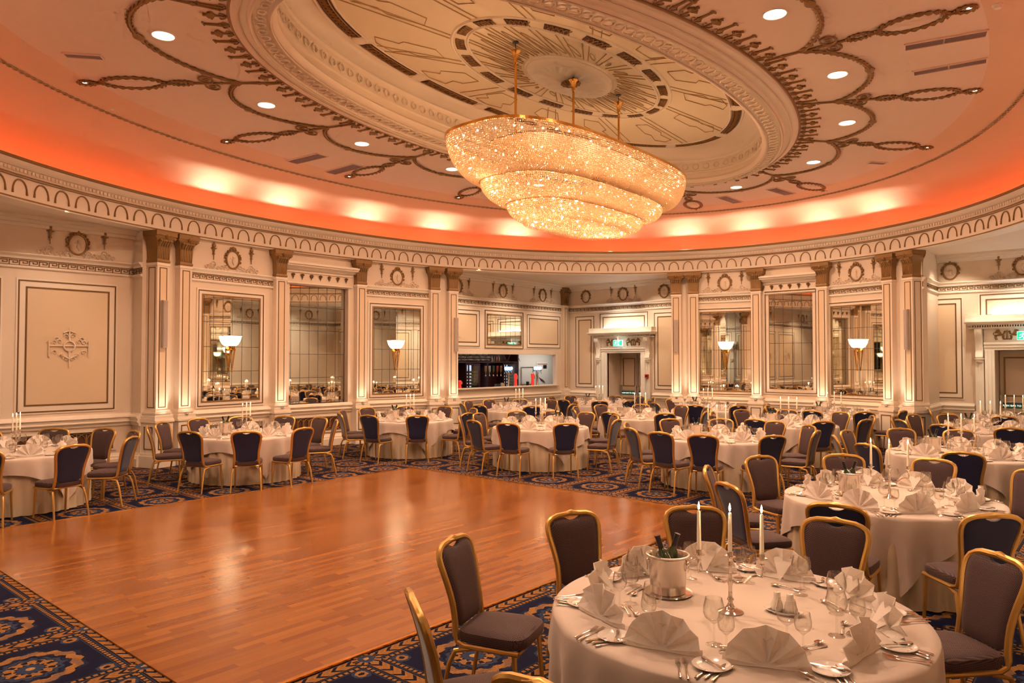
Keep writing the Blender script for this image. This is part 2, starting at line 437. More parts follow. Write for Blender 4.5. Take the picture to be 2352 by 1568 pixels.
# upper oval plane
mb = MB(); n0 = NR; mb.loft([erow(K0, ZD), erow((10.02, 7.26, 2.5, 1.15), ZD), erow((10.02, 7.27, .02, .02), ZD)])
up = mb.obj('dome_ceiling', mat('dome_paint', (.84, .70, .50), .6), ceiling)
KEY = (10.05, 7.305, 4.90, 2.12); INN = (10.02, 7.255, 2.48, 1.14); ROS = (10.03, 7.28, 1.0, .57)
JT = [90, 110.5, 132, 163, 197, 228, 249.5, 270, 290.5, 312.5, 343, 16.5, 47.5, 69.5]
JT = sorted(JT)
def eband(mb, E_, w, t0, t1, z0, z1, n=10):
    rows = []
    for i in range(n+1):
        t = t0 + (t1-t0)*i/n; a = el(E_, t, -w/2); b = el(E_, t, w/2)
        rows.append([(*a, z0), (*b, z0), (*b, z1), (*a, z1)])
    return mb.loft(rows, True, True, True)
for i, a in enumerate(JT):
    b = JT[(i+1) % 14] + (360 if i == 13 else 0); g = 2.2
    mb = MB(); eband(mb, KEY, .19, R(a+g), R(b-g), ZD-.012, ZD-.004, 16)
    gr = mb.obj('key_grille', DARKG, up)
    mb = MB(); m = max(6, int((b-a)*.55)); st = (b-a-2*g)/m        # greek key fret in front of the dark grille
    for k in range(m):
        t0 = R(a+g+k*st); dt = R(st)
        def q(f, r): return (*el(KEY, t0 + dt*f, r), ZD-.018)
        mb.tube([q(0, -.07), q(0, .06), q(.8, .06), q(.8, -.03), q(.4, -.03), q(.4, .02)], .010, 4)
        mb.tube([q(0, -.07), q(1, -.07)], .010, 4)
    mb.obj('fret', GOLDP, gr)
    mb = MB(); x, y = el(KEY, R(a)); mb.lathe([(.001, ZD-.03), (.10, ZD-.03), (.125, ZD-.02), (.13, ZD)], 18, (x, y, 0)); mb.obj('roundel', TRIM, up)
mb = MB()
for E_, w in ((KEY, -.13), (KEY, .13), (INN, -.13), (INN, .13), (ROS, .0), (ROS, -.10)):
    mb.tube([(*el(E_, 2*pi*i/200, w), ZD-.004) for i in range(200)], .022 if abs(w) > .02 else .03, 5, cyc=True)
mb.obj('ring_moulding', TRIM, up)
for k in range(18):
    mb = MB(); eband(mb, INN, .15, R(k*20+4), R(k*20+16), ZD-.012, ZD-.004, 6); gr = mb.obj('lattice_grille', DARKG, up)
    mb = MB()
    for j in range(5):
        t = R(k*20 + 5.2 + j*2.4); mb.tube([(*el(INN, t, -.07), ZD-.016), (*el(INN, t + R(2.2), .07), ZD-.016)], .009, 4); mb.tube([(*el(INN, t + R(2.2), -.07), ZD-.016), (*el(INN, t, .07), ZD-.016)], .009, 4)
    mb.obj('fret', GOLDP, gr)
mb = MB()
for k in range(24):      # radial ribs and pointed ovals
    t = 2*pi*(k+.5)/24
    for dt in (-.045, .045):
        mb.tube([(*el(ROS, t+dt, .08), ZD-.006), (*el(INN, t+dt*.8, -.15), ZD-.006)], .0085, 4)
        if k % 2 == 0: mb.tube([(*el(INN, t+dt*.8, .16), ZD-.006), (*el(KEY, t+dt*.6, -.15), ZD-.006)], .0085, 4)
    t2 = 2*pi*k/24; A = el(ROS, t2, .14); B = el(INN, t2, -.34)
    nx, ny = -(B[1]-A[1]), B[0]-A[0]; l = hypot(nx, ny); nx /= l; ny /= l
    P = []
    for j in range(16):
        a = 2*pi*j/16; w = .5 - .5*cos(a); P.append((lerp(A[0], B[0], w) + nx*.03*sin(a), lerp(A[1], B[1], w) + ny*.03*sin(a), ZD-.006))
    mb.tube(P, .006, 4, cyc=True)
for k in range(14):      # shaped panels between the two rings
    t = R(JT[k]); 
    P = [el(lerpE(INN, KEY, w), t + a) for w, a in ((.28, -.07), (.55, -.09), (.62, -.05), (.8, -.08), (.86, 0), (.8, .08), (.62, .05), (.55, .09), (.28, .07))]
    mb.tube([(x, y, ZD-.006) for x, y in P], .008, 4, cyc=True)
mb.obj('rib_lines', mat('rib_gilt', (.45, .28, .10), .5), up)
mb = MB()
rows = []
for k, z in ((.0, ZD), (-.02, ZD-.05), (-.08, ZD-.10), (-.14, ZD-.11), (-.22, ZD-.09), (-.40, ZD-.11)):
    rows.append([(*el(ROS, 2*pi*i/96, k), z + (.012*cos(i*pi/2) if k < -.15 else 0)) for i in range(96)])
rows.append([(*el((10.03, 7.28, .03, .02), 2*pi*i/96), ZD-.13) for i in range(96)])
mb.loft(rows); mb.obj('centre_rosette', TRIM, up, smooth=True)
mb = MB(); mb.lathe([(.01, -.05), (.1, -.045), (.15, -.02), (.17, 0)], 20, (10.0, 7.26, ZD-.13))
for k in range(12): a = k*pi/6; mb.tube([(10.0 + .06*cos(a), 7.26 + .06*sin(a), ZD-.18), (10.0 + .17*cos(a), 7.26 + .17*sin(a), ZD-.14)], .014, 5)
mb.obj('gilt_boss', GOLDP, up)
# palmette frieze round the throat
mb = MB(); ts = ecirc(126, REC)
for i, t in enumerate(ts):
    nx, ny = cos(t)/REC[2], sin(t)/REC[3]; l = hypot(nx, ny); nx /= l; ny /= l; x, y = el(REC, t); tx, ty = -ny, nx
    P = lambda r, w, z=ZC-.012: (x + nx*r + tx*w, y + ny*r + ty*w, z)
    if i % 2 == 0:      # palmette: stem and petals
        mb.tube([P(.03, 0), P(.16, 0)], .012, 4)
        for a in (-62, -38, -15, 15, 38, 62):
            mb.tube([P(.16, 0), P(.16 + .10*cos(R(a)), .10*sin(R(a)))], [.010, .020], 5)
        mb.tube([P(.16, 0), P(.30, 0)], [.012, .020], 5)
    else:               # spear with cap
        mb.tube([P(.05, 0), P(.12, 0), P(.34, 0)], [.010, .020, .014], 5)
        mb.tube([P(.33, -.04), P(.34, .04)], .014, 4); mb.tube([P(.12, -.035), P(.14, .035)], .012, 4)
    t2 = t + pi/126
    for s in (-1, 1): mb.tube([P(.03, s*.02), P(.06, s*.06), P(.10, s*.075), P(.11, s*.055)], .009, 4)
mb.obj('palmette_frieze', GOLDP, ceiling)
# swags, bows and wreaths: one garland per junction
def leafrow(mb, pts, w=.05, r=.014):
    """a run of overlapping leaves along a path"""
    mb.tube(pts, r, 5)
    for i in range(len(pts)-1):
        a = Vector(pts[i]); b = Vector(pts[i+1]); d = (b-a)
        if d.length < 1e-6: continue
        L = d.length; d.normalize(); n = Vector((-d.y, d.x, 0))
        for s in (-1, 1):
            mb.tube([a, a + d*L*.5 + n*s*w*.8, a + d*L*.95 + n*s*w], [.010, .020, .004], 4)
for k in range(14):
    t0 = R(JT[k]); t1 = R(JT[(k+1) % 14] + (360 if k == 13 else 0)); tm = (t0+t1)/2
    mb = MB(); P = []
    bul = .62
    for i in range(27):
        w = i/26; t = lerp(t0, t1, w); q = el(JN, t, bul*sin(pi*w)**.75); P.append((*q, ZC-.02))
    leafrow(mb, P, .035, .022)
    c = P[13]; mb.tube([P[12], P[13], P[14]], [.03, .07, .03], 8, flat=.5)
    mb.obj('laurel_swag', GOLDP, ceiling, smooth=True)
    # arm from the junction: stem inwards, ribbon bow, small oval, wreath, light ring
    J = Vector((*el(JN, t0), ZC-.02)); M = Vector((*el(MLE, t0), ZC-.02)); d = (M-J); L = d.length; d.normalize(); n = Vector((-d.y, d.x, 0))
    q = lambda a, b: J + d*a*L + n*b
    mb = MB(); mb.tube([q(-.25, 0), q(.12, 0), q(.22, 0)], .016, 5); mb.ball(q(-.12, 0), .04, 6, 4, .5); mb.ball(q(.12, 0), .035, 6, 4, .5)
    for s in (-1, 1):
        P = [q(.20, 0) + d*.10*sin(a)*1.0 + n*s*(.13 - .13*cos(a)) for a in [2*pi*i/12 for i in range(12)]]
        mb.tube(P, .014, 5, cyc=True); c0 = q(.20, s*.13)
        mb.tube([c0 + d*.045*cos(a) + n*.045*sin(a) for a in [2*pi*i/8 for i in range(8)]], .012, 4, cyc=True)
    mb.tube([q(.22, 0), q(.31, 0)], .018, 5); mb.tube([q(.45, 0), q(.50, 0)], [.03, .02], 5); mb.tube([q(.88, 0), q(.94, 0)], [.02, .03], 5)
    mb.obj('ribbon_bow', GOLDP, ceiling, smooth=True)
    mb = MB()
    def ov(c, a, b, m, w): leafrow(mb, [q(c, 0) + d*a*cos(2*pi*i/m) + n*b*sin(2*pi*i/m) for i in range(m+1)], w, .010)
    ov(.38, .15*L/2, .075, 14, .02); ov(.69, .40*L/2, .21, 22, .035); ov(.985, .11*L/2, .085, 10, .02)
    wr = mb.obj('laurel_wreath', GOLDP, ceiling, smooth=True)
    mb = MB(); rows = []
    for sc_, z in ((1.0, ZC-.004), (.9, ZC-.02), (.55, ZC-.022), (.5, ZC-.03), (.02, ZC-.035)):
        rows.append([tuple(Vector((q(.69, 0).x, q(.69, 0).y, z)) + d*.31*L/2*sc_*cos(2*pi*i/28) + n*.165*sc_*sin(2*pi*i/28)) for i in range(28)])
    mb.loft(rows); mb.obj('plaster_cameo', CEILP, wr, smooth=True)
# ---- lights let into the ceiling
def light(kind, name, loc, energy, col, rad=.05, spot=None, blend=.6, target=None, size=None):
    l = bpy.data.lights.new(name, kind); l.energy = energy; l.color = col
    if kind != 'AREA': l.shadow_soft_size = rad
    if kind == 'SPOT': l.spot_size = spot; l.spot_blend = blend
    if kind == 'AREA':
        l.shape = 'RECTANGLE'; l.size, l.size_y = size
    o = bpy.data.objects.new(name, l); COL.objects.link(o); o.location = loc
    if target is not None: o.rotation_euler = (Vector(target) - Vector(loc)).to_track_quat('-Z', 'Y').to_euler()
    return o
WARM = (1.0, .64, .42)
mb = MB(); mb.lathe([(.135, -.012), (.150, -.012), (.155, 0)], 24); mb.lathe([(.135, -.012), (.125, .0)], 24)
bez = mb.mesh('downlight_bezel', WHITEP, True)
mb = MB(); mb.lathe([(.126, -.004), (.001, -.004)], 24); len_ = mb.mesh('downlight_lens', DOWNL)
mb = MB(); mb.lathe([(.028, -.014), (.05, -.012), (.052, 0)], 14); bez2 = mb.mesh('small_bezel', WHITEP, True)
mb = MB(); mb.lathe([(.030, -.010), (.001, -.010)], 14); len2 = mb.mesh('small_lens', DOWNL)
def mobj(name, me, parent=None, M=None):
    o = bpy.data.objects.new(name, me); COL.objects.link(o)
    if parent is not None: o.parent = parent
    if M is not None: o.matrix_local = M
    return o
def fixture(name, a, b, x, y, z, label, group=None):
    r = empty(name, T(x, y, z), label, 'ceiling light', group); mobj('bezel', a, r); mobj('lens', b, r); return r
def where(x, y):
    X, Y = view(x, y); f = X/max(Y, .1); return 'left' if f < -.25 else ('right' if f > .25 else 'middle')
JM = [(JT[k] + JT[(k+1) % 14] + (360 if k == 13 else 0))/2 for k in range(14)]
ordr = ['first', 'second', 'third', 'fourth', 'fifth', 'sixth', 'seventh', 'eighth', 'ninth', 'tenth', 'eleventh', 'twelfth', 'thirteenth', 'fourteenth']
def pos_words(items, noun):
    """items: list of (x,y) -> left side counted from the camera outwards, right side likewise"""
    L = sorted([i for i, (x, y) in enumerate(items) if view(x, y)[0]/max(.1, view(x, y)[1]) < .08 or view(x,y)[1] < 1], key=lambda i: view(*items[i])[1])
    Rr = sorted([i for i in range(len(items)) if i not in L], key=lambda i: view(*items[i])[1]); out = {}
    for side, arr in (('left', L), ('right', Rr)):
        for k, i in enumerate(arr): out[i] = f'{ordr[k]} from the camera on the {side} of the ceiling'
    return out
pts = [el(DLE, R(a)) for a in JM]; W_ = pos_words(pts, '')
for i, (x, y) in enumerate(pts):
    fixture('downlight', bez, len_, x, y, ZC, f'large round downlight inside a swag, {W_[i]}', 'downlights inside the ceiling swags')
    light('SPOT', 'downlight_beam', (x, y, ZC-.05), 290, WARM, .10, R(168), 1.0, (x, y, 0))
pts = [el(MLE, R(a)) for a in JT]; W_ = pos_words(pts, '')
for i, (x, y) in enumerate(pts):
    fixture('wreath_light', bez2, len2, x, y, ZC, f'small spotlight at a wreath tip, {W_[i]}', 'small spotlights at the wreath tips')
    light('SPOT', 'wreath_light_beam', (x, y, ZC-.05), 22, WARM, .04, R(80), .8, (x, y, 0))
# air vents, smoke detectors
def vent(cx, cy_, w, h, rz, n, label):
    r = empty('air_vent', T(cx, cy_, ZC, rz), label, 'air vent', 'ceiling air vents')
    mb = MB(); mb.frame(-w/2, w/2, -h/2, h/2, .02, 0, .02)
    M = Matrix(((1,0,0,0),(0,0,1,0),(0,-1,0,-.0),(0,0,0,1)))
    me = mb; me.v = [(a, c, -b) for a, b, c in me.v]
    mb.obj('frame', CEILP, r)
    for k in range(n):
        x0 = -w/2 + .02 + (w-.04)*k/n; x1 = -w/2 + .02 + (w-.04)*(k+1)/n - (.02 if k < n-1 else 0)
        mb = MB(); mb.box(x0, x1, -h/2+.02, h/2-.02, -.006, -.001)
        m = 7
        for j in range(m): yy = -h/2 + .03 + (h-.06)*j/(m-1); mb.box(x0, x1, yy-.004, yy+.004, -.013, -.005)
        mb.obj('louvre', GREY, r)
vent(10.80, 1.80, .95, .22, R(-77), 2, 'long two-part grey air vent nearest the camera, right of the ceiling'); vent(11.82, 1.92, .92, .20, R(-81), 2, 'long two-part grey air vent behind the first on the right')
vent(8.53, 12.95, 1.0, .30, R(96), 2, 'two-part grey air vent on the left, left one of its pair'); vent(9.53, 13.05, 1.05, .32, R(91), 2, 'two-part grey air vent on the left, right one of its pair')
vent(3.62, 10.9, .5, .16, R(-40), 1, 'single narrow air vent at the far left of the ceiling')
vent(17.9, 7.9, 1.0, .30, R(-2), 2, 'two-part air vent right of the chandelier, left one of its pair'); vent(17.85, 6.56, .95, .30, R(-8), 2, 'two-part air vent right of the chandelier, right one of its pair')
vent(16.6, 4.05, .42, .16, R(-38), 1, 'small single air vent above the right-hand mirrors')
mb = MB(); mb.lathe([(.001, -.05), (.035, -.05), (.045, -.035), (.05, -.02), (.06, -.018), (.062, 0)], 16); sm = mb.mesh('smoke_detector', WHITEP, True)
for (x, y), lb in (((4.67, 12.75), 'beside the leftmost wreath'), ((10.66, 14.0), 'above the left mirrors'), ((10.12, 1.14), 'at the top right corner'), ((15.88, 2.43), 'beside the third right wreath'), ((19.07, 7.37), 'right of the chandelier above the far mirrors')):
    zz = ZC
    tag(mobj('smoke_detector', sm, None, T(x, y, zz)), 'round white smoke detector on the ceiling ' + lb, 'smoke detector', 'smoke detectors')

# ---------------------------------------------------------------- oval entablature
mb = MB()
ring_sweep(mb, [(.62, 4.66), (.46, 4.62), (.44, 4.575), (.02, 4.56), (.0, 4.60), (.03, 4.61), (.03, 4.93), (.0, 4.94), (-.02, 4.98), (.0, 4.99), (.0, 5.06), (-.05, 5.085), (-.09, 5.14), (-.09, 5.20), (-.07, 5.225), (-.03, 5.225), (-.03, 5.07), (.05, 5.07), (.05, 5.245), (.065, 5.245), (.065, 5.07), (.42, 5.07), (.42, 5.12)])  # profile includes an unseen baffle fin, added to clip the cornice spots' beams
ent = tag(mb.obj('trim_1', TRIM, smooth=True), 'oval cream entablature with gilt arches running round the whole room', kind='structure')
mb = MB()
for o, z, r in ((.0, 4.592, .012), (-.004, 4.955, .014), (-.085, 5.185, .034), (.02, 4.925, .006)): mb.tube(oval(RC, RA, RB, z, NR, RE, o), r, 5, cyc=True)
mb.obj('gilt_bead', GOLDP, ent)
N = 4000; Ls = [0]; PT = [ringpt(2*pi*i/N, .02) for i in range(N+1)]
for i in range(N): Ls.append(Ls[-1] + hypot(PT[i+1][0]-PT[i][0], PT[i+1][1]-PT[i][1]))
def walk(step):
    out = []; j = 0; m = round(Ls[-1]/step)
    for k in range(m):
        g = Ls[-1]*k/m
        while Ls[j+1] < g: j += 1
        a, b = PT[j], PT[j+1]; l = hypot(b[0]-a[0], b[1]-a[1]); tx, ty = (b[0]-a[0])/l, (b[1]-a[1])/l
        out.append((a[0], a[1], tx, ty))
    return out
mb = MB()
for x, y, tx, ty in walk(.40):
    P = []
    for i in range(11):
        a = pi*i/10; P.append((x - tx*.135*cos(a), y - ty*.135*cos(a), 4.665 + .225*sin(a)**.8))
    nx, ny = -ty, tx
    mb.tube(P, [.018] + [.0125]*9 + [.018], 5)
mb.obj('arch_frieze', GOLDP, ent)
mb = MB()
for x, y, tx, ty in walk(.075):
    nx, ny = -ty*.045, tx*.045; a = .021
    mb.add([(x - tx*a, y - ty*a, 5.0), (x + tx*a, y + ty*a, 5.0), (x + tx*a + nx, y + ty*a + ny, 5.0), (x - tx*a + nx, y - ty*a + ny, 5.0),
            (x - tx*a, y - ty*a, 5.05), (x + tx*a, y + ty*a, 5.05), (x + tx*a + nx, y + ty*a + ny, 5.05), (x - tx*a + nx, y - ty*a + ny, 5.05)],
           [(0,3,2,1),(4,5,6,7),(0,1,5,4),(1,2,6,5),(2,3,7,6),(3,0,4,7)])
mb.obj('dentil_course', TRIM, ent)
mb = MB(); ring_sweep(mb, [(.16, 5.20), (.24, 5.20)]); ls_ = mb.obj('led_strip', LEDS, ent)
# alcove ceiling outside the ring
mb = MB(); o = oval(RC, RA, RB, ZA, NR, RE, .42); out = []
for x, y, z in o:
    dx, dy = x - RC[0], y - RC[1]; k = 1e9
    for a, lo, hi, dd in ((RC[0], U0, U1, dx), (RC[1], V0, V1, dy)):
        if dd > 1e-6: k = min(k, (hi-a)/dd)
        if dd < -1e-6: k = min(k, (lo-a)/dd)
    out.append((RC[0] + dx*k, RC[1] + dy*k, ZA))
mb.loft([o, out]); mb.loft([[(x, y, ZA+.001) for x, y, z in out], [(x, y, ZA+.25) for x, y, z in out]])
for i in range(len(out)):
    p, q = out[i], out[(i+1) % len(out)]
    if abs(p[0]-q[0]) > 1e-4 and abs(p[1]-q[1]) > 1e-4:
        c = min(((U0, V0), (U0, V1), (U1, V0), (U1, V1)), key=lambda c: hypot(c[0]-p[0], c[1]-p[1])); mb.add([(*c, ZA), p, q], [(0, 1, 2)])
ac = tag(mb.obj('ceiling_alcove', CREAM), 'flat cream alcove ceiling outside the oval entablature', kind='structure'); ac.name = 'ceiling.001'
# ---------------------------------------------------------------- walls
def FR(p, q):
    """frame of a wall seen from inside: x to the right along it, y into the wall, z up"""
    d = Vector((q[0]-p[0], q[1]-p[1])); L = d.length; d /= L
    return Matrix(((d.x, -d.y, 0, p[0]), (d.y, d.x, 0, p[1]), (0, 0, 1, 0), (0, 0, 0, 1))), L
def xprism(mb, x0, x1, prof):
    """profile [(y,z)] extruded along x"""
    n = len(prof); vs = [(x0, y, z) for y, z in prof] + [(x1, y, z) for y, z in prof]
    return mb.add(vs, [tuple(range(n)), tuple(range(n, 2*n))[::-1]] + [(i, n+i, n+(i+1) % n, (i+1) % n) for i in range(n)])
# plaster ornaments (shared meshes)
mb = MB(); P = [(.155*cos(2*pi*i/28), -.018, .19*sin(2*pi*i/28)) for i in range(28)]; mb.tube(P, .018, 6, cyc=True)
for i in range(11):
    a = R(-12 + 204*i/10); r = 1.17; w = .030 if i != 5 else .045; mb.ball((.155*r*cos(a), -.02, .19*r*sin(a)), w, 7, 4)
for x in (-.045, 0, .045): mb.ball((x, -.02, .255 - abs(x)*.3), .03, 7, 4)
for s in (-1, 1):
    mb.tube([(s*.17, -.015, .02), (s*.20, -.015, .07), (s*.165, -.015, .10)], .014, 5)
MEDG = mb.mesh('medallion', GOLDP, True)
mb = MB(); rows = [[(r*.15*cos(2*pi*i/24), -h, r*.185*sin(2*pi*i/24)) for i in range(24)] for r, h in ((1, .004), (.9, .012), (.5, .018 ), (.05, .022))]
mb.loft(rows)
mb.ball((.01, -.02, .05), .032, 6, 4); mb.tube([(.01, -.02, .02), (.0, -.024, -.05), (.03, -.02, -.11)], [.035, .03, .02], 6); mb.tube([(0, -.02, .01), (-.06, -.02, .03)], .014, 5)
MEDC = mb.mesh('cameo', CREAM, True)
mb = MB(); mb.ball((0, -.02, .12), .042, 8, 5, 1.25); mb.ball((0, -.02, .175), .02, 6, 4); mb.tube([(-.062, -.02, .065), (0, -.025, .05), (.062, -.02, .065)], .012, 5)
mb.tube([(0, -.02, .07), (0, -.02, .0), (0, -.02, -.06), (0, -.02, -.16)], [.035, .022, .012, .006], 7); mb.tube([(-.03, -.02, -.055), (.03, -.02, -.055)], .010, 5); mb.ball((0, -.02, -.165), .011, 5, 4)
TORCH = mb.mesh('torch_ornament', GOLDP, True)
mb = MB()
random.seed(3)
for s in (-1, 1):
    for k in range(7):
        x = s*(.10 + k*.085); a = .05
        mb.tube([(x + a*cos(j*.9)*(1-j/9)*s, -.012, .05 + (.5 + .5*sin(k*1.7))*.05 + a*sin(j*.9)*(1-j/9)) for j in range(8)], .011, 4)
        mb.tube([(x, -.01, .0), (x + s*.04, -.012, .07 + .02*(k % 2))], .012, 4)
    mb.tube([(s*.46 + .06*cos(a), -.012, .10 + .08*sin(a)) for a in [2*pi*j/12 for j in range(12)]], .010, 4, cyc=True)
ARAB = mb.mesh('arabesque_relief', CREAM, True)
mb = MB()
mb.tube([(-.33, -.02, .02), (.33, -.02, .02)], .012, 5); mb.tube([(.09*cos(2*pi*i/16), -.02, .02 + .09*sin(2*pi*i/16)) for i in range(16)], .016, 5, cyc=True)
for s in (-1, 1):
    mb.tube([(s*.33, -.02, .12 - .03*j) for j in range(11)], [.012 + .006*(j % 2) for j in range(11)], 5)
    for k, (x, z) in enumerate(((.24, .08), (.24, -.1), (.16, .10), (.12, -.16), (.20, .14), (.05, .20), (.05, -.22))):
        mb.tube([(s*(x + .05*cos(j*.85)*(1-j/9)), -.016, z + .05*sin(j*.85)*(1-j/9)) for j in range(8)], .010, 4)
mb.tube([(0, -.02, .11), (0, -.02, .36)], [.02, .008], 6); mb.tube([(0, -.02, -.08), (0, -.02, -.38)], [.02, .008], 6)
mb.tube([(-.10, -.02, .26), (0, -.02, .30), (.10, -.02, .26)], .012, 5); mb.tube([(-.14, -.02, -.14), (0, -.02, -.22), (.14, -.02, -.14)], .012, 5)
APPL = mb.mesh('plaster_arabesque', CREAM, True)
class Wall:
    def __init__(s, p, q):
        s.M, s.L = FR(p, q); s.c = MB(); s.t = MB(); s.g = MB(); s.p = MB(); s.ch = []
    def face(s, x0, x1, z0, z1, y=0.0, th=.10): s.c.box(x0, x1, y, y+th, z0, z1); return s
    def panel(s, x0, x1, z0, z1, y=0.0, ins=.115):
        s.t.frame(x0-.03, x1+.03, z0-.03, z1+.03, .035, y-.014, y)
        s.g.frame(x0, x1, z0, z1, .022, y-.020, y-.002)
        a = ins; s.t.frame(x0+.02, x1-.02, z0+.02, z1-.02, a-.02, y-.010, y)
        s.g.frame(x0+a, x1-a, z0+a, z1-a, .028, y-.016, y-.002)
        s.p.box(x0+a+.02, x1-a-.02, y-.008, y-.001, z0+a+.02, z1-a-.02); return s
    def key(s, x0, x1, y=0.0, z=3.80):
        xprism(s.t, x0, x1, [(y, z+.16), (y-.07, z+.16), (y-.075, z+.14), (y-.03, z+.10), (y-.02, z+.06), (y, z+.06)])
        xprism(s.t, x0, x1, [(y, z-.06), (y-.02, z-.06), (y-.035, z-.08), (y-.045, z-.10), (y, z-.12)])
        for a, b in ((z+.048, z+.060), (z-.060, z-.048)): s.g.box(x0, x1, y-.012, y, a, b)
        m = max(1, round((x1-x0)/.155)); st = (x1-x0)/m; w = .015
        for k in range(m):
            a = x0 + st*k; Y0, Y1 = y-.010, y
            s.g.box(a, a+w, Y0, Y1, z-.048, z+.032); s.g.box(a, a+st*.80, Y0, Y1, z+.020, z+.035); s.g.box(a+st*.80, a+st*.80+w, Y0, Y1, z-.018, z+.034)
            s.g.box(a+st*.36, a+st*.80, Y0, Y1, z-.022, z-.007); s.g.box(a+st*.36, a+st*.36+w, Y0, Y1, z-.020, z+.008)
        return s
    def med(s, x, y=0.0, z=4.22, tor=.46):
        g = ('medallion', MEDG, Matrix.Translation((x, y, z))); s.ch.append(g); s.ch.append(('cameo', MEDC, Matrix.Translation((x, y, z))))
        if tor:
            s.ch.append(('arabesque_relief', ARAB, Matrix.Translation((x, y, z-.26))))
            for k in (-tor, tor): s.ch.append(('torch_ornament', TORCH, Matrix.Translation((x+k, y, z+.13))))
        return s
    def dado(s, x0, x1, y=0.0):
        xprism(s.t, x0, x1, [(y, 1.03), (y-.02, 1.03), (y-.03, 1.0), (y-.075, .985), (y-.085, .96), (y-.06, .94), (y-.05, .90), (y-.07, .885), (y-.07, .87), (y-.035, .84), (y-.03, .80), (y, .79)])
        xprism(s.t, x0, x1, [(y, 0), (y-.07, 0), (y-.07, .16), (y-.055, .175), (y-.05, .215), (y-.03, .23), (y-.02, .26), (y, .27)]); return s
    def grille(s, x0, x1, y=0.0, z0=.33, z1=.74):
        s.ch.append(('radiator_grille', grille_mesh(x1-x0, z1-z0), Matrix.Translation((x0, y, z0)))); return s
    def done(s, name, label):
        o = tag(s.c.obj(name, CREAM, None, s.M), label, kind='structure')
        if s.t.f: s.t.obj('moulding', TRIM, o)
        if s.p.f: s.p.obj('wall_panel', PANEL, o)
        if s.g.f: s.g.obj('gilding', GOLDL, o)
        for n, me, M in s.ch: mobj(n, me, o, M)
        s.o = o; return s
GM = {}
def grille_mesh(w, h):
    k = (round(w, 2), round(h, 2))
    if k in GM: return GM[k]
    mb = MB(); mb.k = 0; mb.box(0, w, -.004, .0, 0, h); mb.k = 1; mb.frame(0, w, 0, h, .035, -.03, 0)
    mb.k = 2; r = h/2 - .055; m = max(1, round((w-.07)/(r*1.15))); st = (w-.07-2*r)/max(1, m-1)
    for i in range(m):
        c = .035 + r + st*i; mb.tube([(c + r*cos(2*pi*j/20), -.016, h/2 + r*sin(2*pi*j/20)) for j in range(20)], .008, 4, cyc=True)
        mb.tube([(c, -.016, .06), (c, -.018, h/2), (c, -.016, h-.06)], [.004, .03, .004], 6)
    GM[k] = mb.mesh('radiator_grille', [DARKG, TRIM, GOLDP], True); return GM[k]

# ---- pilasters: plinth, moulded base, shaft with gilt inlay, gilt capital
def capital(mb, x0, x1, d):
    """gilt capital over a shaft spanning x0..x1 and standing out d from the wall (local frame)"""
    cx_ = (x0+x1)/2; w = (x1-x0)/2; rows = []
    for z, k in ((3.95, .0), (3.97, .012), (4.0, .012), (4.02, .0), (4.28, .012), (4.36, .03), (4.44, .085), (4.47, .085)):
        a = w + k; rows.append([(cx_-a, 0, z), (cx_-a, -d-k, z), (cx_+a, -d-k, z), (cx_+a, 0, z)])
    mb.loft(rows, True, True, True)
    mb.box(cx_-w-.10, cx_+w+.10, -d-.10, 0, 4.47, 4.56)
    m = max(5, int(w*2/.035))
    for i in range(m):            # reeds of the bell
        x = cx_ - w + (i+.5)*2*w/m; mb.box(x-.009, x+.009, -d-.016, -d, 4.03, 4.29)
    for s in (-1, 1):             # corner volutes
        for (y, q) in ((-d-.07, 1), (-.03, 0)):
            c = (cx_ + s*(w+.06), y, 4.43)
            mb.tube([(c[0] + s*.035*cos(j*.9)*(1-j/10), c[1], c[2] + .035*sin(j*.9)*(1-j/10)) for j in range(8)], .016, 5)
    for i in range(5):            # curling leaves
        x = cx_ - w + (i+.5)*2*w/5; mb.tube([(x, -d-.01, 4.27), (x, -d-.035, 4.34), (x, -d-.085, 4.38), (x, -d-.10, 4.355)], [.018, .034, .030, .012], 6)
    mb.ball((cx_, -d-.09, 4.46), .04, 7, 4)
PIL_G = 'pilasters carrying the oval entablature'
NT = [1]
